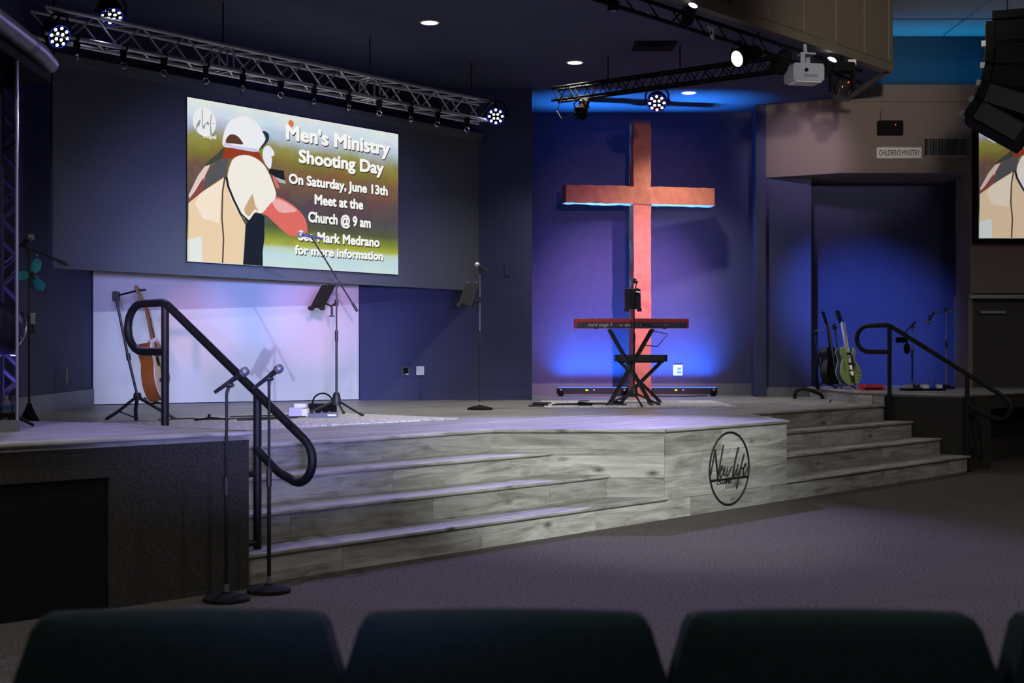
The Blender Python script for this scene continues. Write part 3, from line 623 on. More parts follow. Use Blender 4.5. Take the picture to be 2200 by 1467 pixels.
# ---------------- lamps
def aim_rot(loc, tgt): return (Vector(tgt) - Vector(loc)).to_track_quat('-Z', 'Y').to_euler()
LEDW = emis('blue_white_led', (.72, .80, 1), 9); LEDB = emis('deep_blue_led', (.03, .05, 1), 1.2)
def led_par(label, loc, tgt, hang, rad=.105, watts=60, col=(.12, .16, 1), ang=40, group='round blue LED stage lamps'):
    t = thing('led_par_lamp', label, 'stage lamp', loc, 0, group, rot=aim_rot(loc, tgt))
    MB().lathe([(rad * .96, -.01), (rad, -.012), (rad, .07), (rad * .8, .13), (rad * .55, .17), (.01, .175)], 24).build('housing', BLACKM, t)
    face = MB().lathe([(.001, -.004), (rad * .95, -.004), (rad * .95, .0), (.001, 0)], 24).build('face', mat('lamp_face', (.01, .012, .05), .3), t)
    spots = [(0, 0)] if False else []
    for (n, rr) in ((4, .32), (8, .72)):
        for k in range(n):
            a = 2 * math.pi * (k + .5 * (n == 4)) / n; spots.append((rr * rad * math.cos(a), rr * rad * math.sin(a)))
    for (x, y) in spots: MB().lathe([(.001, -.014), (rad * .12, -.012), (rad * .17, -.004)], 12, Matrix.Translation((x, y, 0))).build('lens', LEDW, face)
    MB().ring((0, 0, -.006), rad * .93, .005, 'z', 24, 5).build('glow_rim', LEDB, t)
    MB().tube([(-rad - .015, 0, .05), (-rad - .02, rad * .7, .06), (-rad * .6, rad + .06, .07), (rad * .6, rad + .06, .07), (rad + .02, rad * .7, .06), (rad + .015, 0, .05)], .010, 6).build('yoke', BLACKM, t)
    for sx in (-1, 1): MB().cyl((sx * rad, 0, .05), (sx * (rad + .035), 0, .05), .018, n=10).build('knob', BLACKM, t)
    mi = t.rotation_euler.to_matrix().inverted(); top = mi @ (Vector(hang) - Vector(loc))
    MB().cyl((0, rad + .06, .07), tuple(top), .011, n=8).build('hanger', BLACKM, t)
    dv = (Vector(tgt) - Vector(loc)).normalized()
    spot('led_par_beam', tuple(Vector(loc) + dv * .05), tgt, watts, col, ang, .6, .08)
    return t
led_par('blue LED lamp hanging below the end of the silver truss by the drum shield', (-3.90, 11.78, 4.05), (-1.2, 9.6, 2.2), (-3.97, 11.70, 4.06), watts=130, col=(.45, .36, 1), ang=80)
led_par('blue LED lamp on top of the silver truss tilted down', (-3.57, 12.20, 4.33), (-2.6, 10.6, 1.6), (-3.62, 12.12, 4.285), watts=130, col=(.42, .36, 1), ang=75)
led_par('blue LED lamp at the end of the silver truss near the alcove', (-.19, 16.05, 4.10), (-.3, 10.8, 1.8), (-.24, 16.1, 4.10), watts=330, col=(.48, .40, 1), ang=60)
led_par('blue LED lamp hanging from the black light bar above the cross', (1.62, 15.30, 4.12), (.9, 10.6, .9), (1.55, 15.38, 4.30), rad=.11, watts=1200, col=(.50, .43, 1), ang=56)

# black truss over the keyboard
ra = Vector((.47, 16.15)); rbv = Vector((2.78, 14.41)); rl = (rbv - ra).length
rt = box_truss('black_light_bar', 'slim black truss reaching from the alcove to the fascia', (ra.x, ra.y, 4.30), math.atan2(rbv.y - ra.y, rbv.x - ra.x), rl, .15, .13, .014, .006, BLACKM, .22, ())
for x in (.75, 1.7, 2.6): MB().cyl((x, .06, .15), (x, .06, ZC - 4.30), .007, n=6).build('hanger', BLACKM, rt)
def fresnel_lamp(name, label, loc, tgt, hang, L=.26, r=.075, lit=None, m=None, cat='stage lamp', barn=False):
    m = m or BLACKM
    t = thing(name, label, cat, loc, 0, None, rot=aim_rot(loc, tgt))
    hsg = MB().lathe([(r * .9, -.02), (r, -.015), (r, .05), (r * .85, .09), (r * .85, L * .8), (r * .6, L), (.01, L)], 18).build('housing', m, t)
    MB().lathe([(.001, -.026), (r * .6, -.024), (r * .88, -.018)], 20).build('lens', lit or mat('dark_lens', (.03, .035, .05), .1), t)
    MB().tube([(-r - .012, 0, .06), (-r - .015, r, .06), (0, r + .07, .07), (r + .015, r, .06), (r + .012, 0, .06)], .008, 6).build('yoke', m, t)
    if barn:
        for q in range(4):
            M = Matrix.Rotation(q * math.pi / 2, 4, 'Z') @ Matrix.Translation((0, r, -.02)) @ Matrix.Rotation(R(-28), 4, 'X')
            MB().box((0, 0, -.05), (r * 1.7, .004, .10), M).build('barn_door', m, hsg, smooth=False)
    top = t.rotation_euler.to_matrix().inverted() @ (Vector(hang) - Vector(loc))
    MB().cyl((0, r + .07, .07), tuple(top), .010, n=8).build('hanger', m, t)
    return t
fresnel_lamp('barn_door_lamp', 'unlit black lamp with barn doors under the near end of the black light bar', (.80, 15.85, 4.12), (.55, 15.2, 3.4), (.78, 15.95, 4.30), L=.24, r=.07, barn=True)
MB().tube([(.60, 16.02, 4.33), (.52, 15.98, 4.15), (.58, 15.94, 4.05), (.70, 15.92, 4.10), (.78, 15.90, 4.2)], .006, 5).build('lamp_cable', BLACKP)
tag(bpy.data.objects['lamp_cable'], 'thin black cable looping from the black light bar to the barn door lamp', 'cable')

# lighting pipe behind the fascia and what hangs from it
pp = lambda t: F1 - FU * t - FN * .14
a, b = pp(.5), pp(11)
pipe = thing('lighting_pipe', 'dark ladder pipe running behind the tan fascia', 'pipe', (a.x, a.y, 4.52), math.atan2(-FU.y, -FU.x))
for z in (0, .14): MB().cyl((0, 0, z), (10.5, 0, z), .02, n=10).build('pipe_rail', BLACKM, pipe)
for k in range(26): MB().cyl((.1 + k * .4, 0, 0), (.3 + k * .4, 0, .14), .008, n=6).build('pipe_brace', BLACKM, pipe)
for k in range(6): MB().cyl((.3 + k * 2, 0, .14), (.3 + k * 2, 0, .21), .01, n=6).build('hanger', BLACKM, pipe)
WGLOW = emis('white_lamp_glow', (1, .93, .95), 2.2)
cross_tgt = (1.62, 17.1, 2.3)
fresnel_lamp('spot_lamp', 'lit white spot lamp aimed at the cross from behind the fascia', (2.34, 14.15, 4.37), (.9, 13.2, 3.75), (2.372, 14.20, 4.52), L=.30, r=.105, lit=WGLOW)
spot('cross_lamp', (3.05, 14.1, 4.12), (1.68, 18.8, 1.95), 1700, (1, .54, 1), 33, 1, .04)
spot('alcove_lamp', (1.6, 13.4, 4.40), (1.4, 19.4, 2.3), 480, (.40, .22, 1), 30, 1, .1)
spot('soffit_lamp', (3.35, 16.2, 4.45), (3.95, 18.6, 3.9), 115, (1, .74, 1), 40, .9, .1)
spot('recess_lamp', (2.3, 13.9, 4.10), (5.0, 19.3, 1.7), 2500, (.16, .28, 1), 25, 1, .1)
fresnel_lamp('wash_lamp', 'dark unlit wash lamp between the lit spot lamp and the projector', (2.86, 14.72, 4.38), (2.3, 15.8, 3.2), (2.832, 14.72, 4.52), L=.22, r=.095)
fresnel_lamp('small_spot_lamp', 'small spot lamp glowing from behind at the top by the fascia', (1.70, 13.30, 4.55), (1.0, 15.2, 2.6), (1.549, 13.27, 4.53), L=.18, r=.06)
MB().lathe([(.001, .185), (.03, .183), (.045, .176)], 14).build('rear_glow', emis('rear_glow', (.8, .86, 1), 7), bpy.data.objects['small_spot_lamp'])
fresnel_lamp('unlit_spot_lamp', 'black cylinder lamp hanging at the top of the picture left of the fascia', (.93, 12.62, 4.50), (.93, 12.7, 3.0), (.940, 12.58, 4.53), L=.2, r=.05)
t = thing('projector', 'pale grey projector in a bent cradle behind the fascia', 'projector', (3.20, 15.0, 4.28), R(12))
MB().rbox((0, 0, .10), (.36, .26, .19), .03).build('case', PROJ, t); MB().rbox((.01, 0, .008), (.30, .22, .03), .01).build('underside', WPLATE, t)
MB().cyl((.17, -.04, .10), (.215, -.04, .10), .045, n=16).build('lens_ring', BLACKM, t); MB().cyl((-.03, -.128, .12), (-.03, -.138, .12), .022, n=14).build('knob', BLACKM, t)
MB().box((.02, -.132, .06), (.16, .006, .03)).build('grille', STEEL, t, smooth=False)
MB().box((-.06, -.10, .25), (.05, .02, .13)).box((.02, -.02, .31), (.16, .14, .02)).box((.08, .08, .26), (.05, .02, .10)).build('cradle', PROJ, t, smooth=False)
MB().cyl((.02, 0, .31), (.0, -.02, .44), .022, n=10).build('drop_pole', PROJ, t)
MB().cyl((.08, -.1, .0), (.08, -.1, -.05), .004, n=6).build('safety_hook', CHROME, t)
t = thing('moving_head_lamp', 'dark moving head lamp beside the projector with a red indicator', 'stage lamp', (3.75, 15.55, 4.36), 0, None)
MB().rbox((0, 0, .20), (.26, .20, .10), .03).build('base', BLACKM, t)
for sx in (-1, 1): MB().rbox((sx * .125, 0, .06), (.035, .10, .24), .015).build('yoke_arm', BLACKM, t)
MB().ball((0, 0, -.02), .105, 16, sc=(1, 1, 1.1)).build('head', mat('gloss_black', (.02, .018, .02), .15), t)
MB().cyl((-.03, -.04, -.08), (-.05, -.07, -.15), .07, n=16).build('snout', mat('gloss_black', (.02, .018, .02), .15), t)
MB().ball((.05, -.10, .02), .010, 8).build('indicator', emis('red_led', (1, .05, .03), 2.2), t)
MB().cyl((0, 0, .25), (0, 0, ZC - 4.36), .02, n=10).build('clamp', BLACKM, t)
MB().box((.10, -.06, .25), (.09, .01, .07)).build('clamp_plate', WPLATE, t, smooth=False)
fresnel_lamp('back_glow_lamp', 'lamp with a bright lit top between the projector and the moving head', (3.53, 15.42, 4.48), (2.9, 16.6, 3.0), (3.45, 15.42, 4.66), L=.18, r=.07)
MB().lathe([(.001, .186), (.035, .184), (.055, .172)], 14).build('rear_glow', emis('rear_glow', (.8, .86, 1), 7), bpy.data.objects['back_glow_lamp'])
t = thing('clamp_plate', 'pale perforated clamp plate on the pipe near the small spot lamp', 'clamp', (1.995, 13.745, 4.54), R(48))
MB().plate([(-.05, .06), (.06, .06), (.05, -.06), (.0, -.04)], -.006, .006).build('plate', WPLATE, t, smooth=False); MB().cyl((0, -.008, 0), (0, .008, 0), .016, n=12).build('hole_boss', BLACKM, t)
for i, (x, y) in enumerate(((1.31, 13.0), (2.90, 14.80), (4.008, 16.05))):
    t = thing('safety_hook', ('steel safety hook hanging from the pipe above the small spot lamp', 'steel safety hook hanging from the pipe above the projector', 'steel safety hook hanging near the fascia corner')[i], 'hook', (x, y, 4.66), R(40), 'safety hooks behind the fascia')
    MB().tube([(0, 0, 0), (0, 0, -.09), (-.015, 0, -.12), (-.03, 0, -.10)], .006, 6).build('shank', CHROME, t)

# line array in the hall
la = thing('line_array', 'black curved line array of speaker cabinets hanging in the hall', 'speaker', (4.48, 12.0, 4.97), R(-20))
MB().box((-.02, 0, -.73), (.46, .62, .07)).build('fly_frame', BLACKM, la, smooth=False)
for x in (-.12, .18): MB().cyl((x, 0, -.70), (x, 0, .66), .012, n=8).build('fly_cable', BLACK, la)
z, x, tilt = -.78, .0, R(-2)
GREENB = mat('speaker_side_paint', (.008, .014, .013), .6, nscale=20, namt=.1)
for k, tl in enumerate((0, 3, 12, 22, 33)):
    M = Matrix.Translation((x, 0, z)) @ Matrix.Rotation(R(tl), 4, 'Y')
    h = .192
    mb = MB(); P = [(-.30, 0), (.26, .0), (.22, -h), (-.30, -h)]
    mb.plate(P, -.30, .30, M); cab = mb.build('cabinet', BLACKM, la, smooth=False)
    MB().box((-.02, -.303, -h / 2), (.40, .008, h * .82), M).build('side_plate', GREENB if k > 2 else BLACKM, la, smooth=False)
    MB().box((-.30, 0, -h / 2), (.02, .54, h * .8), M).build('rear_panel', BLACKP, la, smooth=False)
    for yy in (-.25, .25): MB().box((-.31, yy, -h * .96), (.06, .05, .05), M).build('hinge', STEEL, la, smooth=False)
    e = M @ Vector((0, 0, -h - .012)); x, z = e.x, e.z

# ================================================================== HANDRAILS
def handrail(label, base, yaw_dir, flipz=0.0, loop=1):
    t = thing('handrail', label, 'handrail', tuple(base), math.atan2(yaw_dir.y, yaw_dir.x), 'black pipe handrails of the stage steps')
    r = .026
    # local x runs down the steps (negative = up onto the stage)
    up = [(-.93, 1.335), (-1.15, 1.335)] + [(-1.18 - .165 * math.sin(R(a)), 1.49 - .155 * math.cos(R(a))) for a in range(15, 170, 15)] + [(-1.15, 1.645), (-.95, 1.645), (-.90, 1.625)]
    main = [(-.90, 1.625), (0, 1.09), (.42, .842)] + [(.364 + .13 * math.cos(R(a)), .723 + .13 * math.sin(R(a))) for a in range(48, -118, -15)] + [(.20, .64), (.07, .715), (.0, .765)]
    MB().tube([(x, 0, z) for x, z in up], r, 12).build('upper_loop', RAIL, t)
    MB().tube([(x, 0, z) for x, z in main], r, 12).build('rail', RAIL, t)
    MB().cyl((-.93, 0, .36), (-.93, 0, 1.63), r * .95, n=12).build('post', RAIL, t)
    MB().cyl((0, 0, 0), (0, 0, 1.08), r * .95, n=12).build('post', RAIL, t)
    for (x, z) in ((-.93, .60), (0, .62), (0, .22)):
        MB().cyl((x, 0, z), (x, .12 * loop, z), .018, n=8).build('bracket', RAIL, t)
        MB().box((x, .12 * loop, z), (.10, .012, .10)).build('flange', RAIL, t, smooth=False)
    MB().lathe([(.055, 0), (.055, .008), (.03, .012)], 16).build('floor_flange', RAIL, t)
    return t
handrail('near black handrail beside the dark carpeted platform and two microphone stands', (-1.49, 8.01, 0), NV, loop=-1)
handrail('far black handrail in front of the guitars', (rc.x - .02, rc.y - .02, 0), NV, loop=1)
t = thing('pipe_rail_end', 'short curved black pipe end lying on the stage by the column', 'pipe', (3.72, 18.0, HS), 0)
MB().tube([(0, 0, .0), (.0, 0, .05), (.03, 0, .11), (.10, 0, .13), (.18, 0, .12), (.33, -.05, .06), (.36, -.06, .0)], .024, 10).build('pipe', RAIL, t)

# ================================================================== CROSS
cr_ = thing('wooden_cross', 'tall rough red-brown wooden cross standing in the blue alcove', 'cross', (1.755, 18.76, HS), R(11))
def beam(name, sx, sy, sz, c, seed):
    random.seed(seed); mb = MB(); n = 26; lng = max(range(3), key=lambda i: (sx, sy, sz)[i])
    hx, hy_, hz = sx / 2, sy / 2, sz / 2; vs = []
    for i in range(n + 1):
        f = -1 + 2 * i / n
        for (a, b) in ((-1, -1), (1, -1), (1, 1), (-1, 1)):
            ja, jb = random.uniform(-.006, .006), random.uniform(-.006, .006)
            if lng == 2: vs.append((c[0] + a * hx + ja, c[1] + b * hy_ + jb, c[2] + f * hz))
            else: vs.append((c[0] + f * hx, c[1] + a * hy_ + ja, c[2] + b * hz + jb))
    fs = [(0, 1, 2, 3), tuple(4 * n + k for k in (3, 2, 1, 0))] + [(4 * i + k, 4 * i + (k + 1) % 4, 4 * i + 4 + (k + 1) % 4, 4 * i + 4 + k) for i in range(n) for k in range(4)]
    if lng == 2: fs = [f[::-1] for f in fs]
    mb.add(vs, fs)
    return mb.build(name, CROSSW, cr_, smooth=False)
beam('upright', .245, .22, 3.765, (0, 0, 1.8825), 3)
beam('crossbar', 2.10, .222, .24, (-.02, -.012, 2.75), 5)
random.seed(11)

# wall wash bars
for lab, x0 in (('long black wash light bar at the alcove wall left of the cross', .62), ('long black wash light bar at the alcove wall right of the cross', 1.86)):
    t = thing('wash_light_bar', lab, 'stage lamp', (x0, 19.08, HS), 0, 'wash bars at the foot of the alcove')
    MB().box((.5, 0, .075), (1.0, .10, .085)).build('housing', BLACKP, t, smooth=False); MB().box((.5, .0, .122), (.96, .07, .008)).build('lens_strip', emis('blue_lens_strip', (.05, .12, 1), 2.5), t, smooth=False)
    for x in (.06, .94):
        MB().box((x, -.06, .05), (.07, .05, .10)).build('bracket', BLACKM, t, smooth=False); MB().cyl((x, -.09, .09), (x, -.06, .09), .018, n=10).build('knob', CHROME, t)
    MB().box((.42, -.052, .085), (.035, .004, .022)).build('display', emis('yellow_display', (.75, .85, .05), 1.2), t, smooth=False)
    MB().ball((.52, -.052, .088), .012, 8, sc=(1, .3, .8)).build('badge', WPLATE, t)
    area('wash_bar_lamp', (x0 + .5, 19.14, HS + .15), (x0 + .5, 19.40, HS + .80), 18, (.02, .24, 1), .96, .06, 95)
    area('wash_bar_up_lamp', (x0 + .5, 19.08, HS + .15), (x0 + .5, 18.55, HS + 4), 34, (.04, .34, 1), 1.0, .06, 26)

# ================================================================== CHAIRS (foreground, seen from behind)
def chair(label, loc, rz):
    t = thing('chair', label, 'chair', loc, rz, 'dark upholstered seats in the front row')
    def lev(z, hw, curve, th):
        pts = []
        for i in range(9):
            f = -1 + i / 4; pts.append((f * hw, -.10 + curve * (1 - f * f), z))
        return pts
    mb = MB(); rows = []
    for z, hw, th in ((.46, .24, .03), (.60, .298, .04), (.73, .297, .042), (.79, .278, .042), (.825, .268, .040), (.843, .256, .03), (.85, .238, .012)):
        ang = (z - .46) * .16; fr = [(f * hw, .20 + .03 * f * f - ang * -1 * 0 - th - .04 + ang * -1, z) for f in [-1 + k / 5 for k in range(11)]]
        bk_ = [(p[0], p[1] + 2 * th, p[2]) for p in fr]
        rows.append([(p[0], -p[1], p[2]) for p in fr] + [(p[0], -p[1], p[2]) for p in bk_[::-1]])
    n = len(rows[0]); vs = [p for r_ in rows for p in r_]
    fs = [tuple(range(n)), tuple((len(rows) - 1) * n + k for k in range(n - 1, -1, -1))] + [(i * n + k, (i + 1) * n + k, (i + 1) * n + (k + 1) % n, i * n + (k + 1) % n) for i in range(len(rows) - 1) for k in range(n)]
    mb.add(vs, fs).build('backrest', SEATM, t)
    MB().rbox((0, 0, 0), (.52, .09, .50), .06, 4, Matrix.Translation((0, .08, .44)) @ Matrix.Rotation(R(90), 4, 'X')).build('seat', SEATM, t)
    for sx in (-1, 1):
        MB().tube([(sx * .22, .28, .40), (sx * .24, .32, 0)], .013, 8).build('leg', BLACK, t)
        MB().tube([(sx * .22, -.20, .70), (sx * .235, -.16, .42), (sx * .245, -.28, 0)], .013, 8).build('leg', BLACK, t)
    MB().box((0, .06, .385), (.46, .44, .02)).build('seat_frame', BLACK, t, smooth=False)
    return t
chair('dark upholstered seat back in front of the black platform opening', (-.609, 2.66, 0), R(1))
chair('dark upholstered seat back in the middle of the front row', (-.013, 2.66, 0), R(0))
chair('dark upholstered seat back below the logo on the stage front', (.589, 2.66, 0), R(-1))
chair('dark blue-lit seat back cut off at the picture edge', (1.200, 2.68, 0), R(2))

# ================================================================== LOGO ON THE STAGE FRONT
lgp = S(4.877, -.010, .348)
lg = thing('stage_logo', 'round black New Life Chapel logo on the plank stage front', 'logo', tuple(lgp), TH)
INK = mat('logo_black', (.008, .008, .008), .45)
MB().ring((0, 0, 0), .306, .0095, 'y', 64, 6).build('ring', INK, lg)
def stroke(pts, wd, name='stroke'):
    P = [(x - 4.877, z - .348) for x, z in pts]
    MB().tube([(x, 0, z) for x, z in P], wd * 1.2, 6).build(name, INK, lg)
stroke([(4.589, 0.312), (4.656, 0.519)], .0065); stroke([(4.653, 0.519), (4.675, .40), (4.695, 0.264)], .008); stroke([(4.695, 0.264), (4.715, 0.349), (4.784, 0.555)], .0065)
stroke([(4.729, 0.323), (4.769, 0.356), (4.769, 0.378), (4.752, 0.377), (4.732, 0.328), (4.729, 0.292), (4.738, 0.279), (4.757, 0.288), (4.794, 0.354)], .006)
stroke([(4.809, 0.371), (4.787, 0.309), (4.794, 0.291), (4.817, 0.302), (4.85, 0.368), (4.831, 0.301), (4.84, 0.285), (4.864, 0.299), (4.892, 0.345), (4.918, 0.359)], .006)
stroke([(5.015, 0.518), (4.967, 0.415), (4.925, 0.284), (4.93, 0.271), (4.958, 0.287), (4.988, 0.326)], .008)
stroke([(5.01, 0.379), (4.986, 0.306), (4.991, 0.282), (5.015, 0.294)], .006); stroke([(5.106, 0.456), (5.053, 0.348), (4.985, 0.167)], .0075)
stroke([(5.02, 0.309), (5.063, 0.34), (5.097, 0.335)], .006); stroke([(5.097, 0.332), (5.131, 0.353), (5.136, 0.376), (5.119, 0.372), (5.097, 0.324), (5.09, 0.289), (5.102, 0.275), (5.126, 0.286), (5.174, 0.343)], .006)
MB().box((-.005, 0, .263 - .348), (.585, .012, .016)).build('bar', INK, lg, smooth=False)
lettering('lettering', 'CHAPEL', INK, lg, 4.678 - 4.877, .224 - .348, -.004, .027, .235, .02)

# ================================================================== MICROPHONES, STANDS, TABLETS
GRILLE = mat('microphone_grille', (.22, .24, .28), .45, .6, nscale=300, namt=.4); MICB = mat('microphone_body', (.015, .016, .022), .35)
PALEG = mat('pale_grille', (.62, .63, .70), .4, .5, nscale=300, namt=.3); BLUEMIC = mat('violet_microphone_body', (.06, .05, .22), .3)
def mic(label, tail, head, body=MICB, grille=GRILLE, k=1.0):
    tail, head = Vector(tail), Vector(head); L = (head - tail).length
    t = thing('microphone', label, 'microphone', tuple(tail), 0, 'handheld microphones in stand clips', rot=(head - tail).to_track_quat('Z', 'Y').to_euler())
    MB().lathe([(.001, 0), (.010, .001), (.0105, .02), (.013 * k, L * .55), (.016 * k, L * .76), (.019 * k, L * .80)], 14).build('handle', body, t)
    MB().ball((0, 0, L * .90), .026 * k, 14, sc=(1, 1, 1.05)).build('grille', grille, t); MB().ring((0, 0, L * .82), .0215 * k, .004, 'z', 16, 5).build('collar', STEEL, t)
    return t
def mic_stand(label, loc, h, base='round', boom=None, clip=None, holder=None, br=.125, m=BLACK, group='microphone stands'):
    t = thing('microphone_stand', label, 'stand', loc, 0, group)
    if base == 'round':
        MB().lathe([(br, 0), (br * 1.02, .008), (br * .98, .02), (br * .6, .035), (.03, .042), (.022, .05)], 28).build('base', BLACKM, t)
        MB().cyl((0, 0, .04), (0, 0, .09), .013, n=10).build('base_collar', STEEL, t); z0 = .08
    elif base == 'cone':
        MB().lathe([(br, 0), (br, .01), (.03, .12), (.02, .16)], 20).build('base', BLACKM, t); z0 = .14
    else:
        z0 = .20
        MB().lathe([(.042, .10), (.046, .12), (.034, .20), (.022, .22)], 14).build('hub', BLACKP, t)
        for a in base:
            c, s_ = math.cos(R(a)), math.sin(R(a))
            lg_ = MB().tube([(.02 * c, .02 * s_, .14), (.30 * c, .30 * s_, .02)], .011, 8).build('leg', m, t); MB().tube([(.29 * c, .29 * s_, .024), (.335 * c, .335 * s_, .010)], .014, 8).build('foot', BLACKP, lg_)
    mid = z0 + (h - z0) * .52
    MB().cyl((0, 0, z0 - .03), (0, 0, mid), .0115, n=10).build('lower_tube', m, t); MB().cyl((0, 0, mid), (0, 0, h), .008, n=10).build('upper_tube', STEEL if (base == 'round' and m is BLACK and loc[2] > .5) else m, t)
    MB().cyl((0, 0, mid - .05), (0, 0, mid + .05), .016, n=12).build('clutch', BLACKP, t)
    if boom:
        a, b = Vector(boom[0]) - Vector(loc), Vector(boom[1]) - Vector(loc)
        MB().cyl(tuple(a), tuple(b), .0075, n=8).build('boom_arm', m, t); MB().cyl(tuple(b - (b - a).normalized() * .09), tuple(b), .014, n=10).build('counterweight', BLACKP, t)
        MB().cyl((0, -.03, h), (0, .03, h), .022, n=12).build('boom_joint', BLACKP, t); MB().cyl((.02, 0, h - .01), (.07, 0, h - .02), .008, n=8).build('joint_screw', CHROME, t)
    if clip:
        c = Vector(clip) - Vector(loc); tp = (Vector(boom[0]) - Vector(loc)) if boom else Vector((0, 0, h))
        MB().cyl(tuple(tp), tuple(c), .010, n=8).build('clip_stem', BLACKP, t); MB().ball(tuple(c), .022, 10, sc=(1.3, 1, .7)).build('clip', BLACKP, t)
    if holder:
        c = Vector(holder) - Vector(loc)
        MB().cyl((0, 0, c.z - .03), (0, 0, c.z + .03), .018, n=10).build('holder_clamp', BLACKP, t)
        MB().tube([(0, 0, c.z), ((c.x) * .5, c.y * .5, c.z - .03), tuple(c)], .012, 8).build('holder_arm', BLACKP, t)
        MB().cyl((c.x * .45, c.y * .45, c.z - .03), (c.x * .45, c.y * .45, c.z - .12), .010, n=8).build('holder_screw', BLACKP, t); MB().cyl((c.x * .45, c.y * .45, c.z - .12), (c.x * .45, c.y * .45, c.z - .13), .025, n=12).build('screw_cap', BLACKP, t)
    return t
def tablet(label, c, yaw, tilt, wd=.19, ht=.26):
    t = thing('tablet', label, 'tablet', c, 0, None, rot=(Matrix.Rotation(R(yaw), 3, 'Z') @ Matrix.Rotation(R(tilt), 3, 'X')).to_euler())
    MB().rbox((0, 0, 0), (wd, .012, ht), .012).build('case', BLACKP, t, smooth=False); MB().rbox((0, -.007, 0), (wd * .92, .003, ht * .94), .006).build('glass', mat('tablet_glass', (.01, .01, .012), .45), t, smooth=False)
    spn = MB().box((0, .014, 0), (.045, .016, ht * .9)).build('holder_spine', BLACKP, t, smooth=False)
    for sx in (-1, 1): MB().box((sx * wd * .40, -.004, -ht / 2 - .008), (.05, .035, .03)).build('holder_foot', BLACKP, spn, smooth=False)
    for sx in (-1, 1): MB().box((sx * wd * .30, -.002, ht / 2 + .004), (.03, .026, .012)).build('holder_claw', STEEL, spn, smooth=False)
    return t
mic_stand('black round-based microphone stand in front of the dark platform', (-1.53, 7.336, 0), 1.11, clip=(-1.515, 7.336, 1.155), m=RAIL)
mic('dark microphone tilted up in the clip by the platform corner', (-1.595, 7.336, 1.115), (-1.412, 7.32, 1.240))
mic_stand('black round-based microphone stand beside the near handrail post', (-1.348, 7.593, 0), 1.15, clip=(-1.348, 7.593, 1.185), br=.12, m=RAIL)
mic('dark microphone tilted up in front of the near handrail', (-1.437, 7.593, 1.128), (-1.275, 7.58, 1.252))
Bl = (-1.667, 13.0, HS + .012)
mic_stand('black tripod boom stand on the pale rug before the white backdrop', Bl, 1.273, (-35, 85, 205), ((-1.905, 13.0, 2.425), (-1.468, 13.0, 1.72)), (-1.90, 13.0, 2.43), (-1.77, 13.02, 1.80))
mic('violet microphone lying level on the long boom', (-1.80, 13.0, 2.408), (-2.03, 12.98, 2.455), BLUEMIC, PALEG)
tablet('black tablet in a holder on the tripod boom stand', (-1.80, 13.02, 1.862), -40, -34)
mic_stand('slim round-based microphone stand before the navy wall', (-.342, 14.58, HS), 1.44, clip=(-.325, 14.58, 2.205), holder=(-.42, 14.60, 1.89), br=.135)
mic('pale-headed microphone on the slim stand by the navy wall', (-.245, 14.58, 2.186), (-.385, 14.56, 2.272), MICB, PALEG)
tablet('black tablet in a holder on the slim round-based stand', (-.455, 14.60, 1.955), -35, -28)
mic_stand('tripod microphone stand in front of the red keyboard', (1.369, 15.35, HS + .012), 1.288, (-80, 25, 160), ((1.405, 15.42, 2.12), (1.352, 15.30, 1.93)), (1.395, 15.44, 2.125), None)
mic('small dark microphone above the tablet at the keyboard', (1.345, 15.36, 2.06), (1.402, 15.62, 2.165), k=.9)
tablet('black tablet seen from behind over the red keyboard', (1.362, 15.44, 1.932), 180, 14, .18, .235)
mic_stand('tall boom stand with a conical base against the left navy wall', (-4.275, 12.12, HS), 1.49, 'cone', ((-4.34, 12.12, 2.275), (-3.94, 12.12, 2.112)), (-4.30, 12.12, 2.29), (-4.20, 12.12, 1.63), br=.085)
mic('large dark microphone on the tall boom stand', (-4.37, 12.12, 2.26), (-4.25, 12.10, 2.36), k=1.5)
t = thing('stand_gadget', 'small pale box clamped to the tall boom stand', 'device', (-4.235, 12.10, 1.57), 0)
MB().rbox((0, 0, .06), (.035, .03, .10), .006).build('case', PROJ, t); MB().cyl((.015, 0, .05), (.05, 0, .05), .006, n=8).build('lever', STEEL, t); MB().cyl((-.03, .02, .06), (-.02, 0, .06), .02, n=10).build('clamp', BLACKP, t)
fan = thing('stand_fan', 'turquoise three-bladed fan behind the tall boom stand', 'fan', (-4.29, 12.25, 2.02), R(8)); fan.scale = (.85, 1, .85)
TEAL = mat('turquoise_plastic', (.03, .34, .38), .35)
for k, a in enumerate((55, 175, 285)):
    M = Matrix.Rotation(R(a), 4, 'Y'); MB().plate([(.02, -.02), (.08, -.06), (.16, -.05), (.19, 0), (.16, .05), (.08, .045), (.02, .02)], -.006, .006, M @ Matrix.Rotation(R(18), 4, 'X')).build('blade', TEAL, fan)
MB().cyl((0, -.03, 0), (0, .05, 0), .035, n=14).build('hub', BLACKP, fan); MB().tube([(0, .03, 0), (.0, .03, -.10), (.015, -.13, -.13)], .012, 8).build('bracket', BLACKP, fan)
mic_stand('dark stand with clipped gear behind the far handrail', (5.148, 17.6, ZR), .80, 'round', ((5.02, 17.5, 1.58), (5.20, 17.65, 1.72)), (5.02, 17.5, 1.58), br=.11)
t = thing('clip_on_gear', 'black clipped gear hanging on the dark stand behind the far handrail', 'device', (5.05, 17.5, 1.36), R(20))
MB().rbox((-.09, 0, .13), (.14, .03, .07), .012).build('cradle', BLACKM, t); MB().ball((.0, 0, .02), .06, 10, sc=(.8, .5, 1.2)).build('pouch', BLACKM, t); MB().tube([(0, 0, .06), (.04, .05, .14), (.09, .1, .2)], .009, 6).build('strap', BLACKM, t)
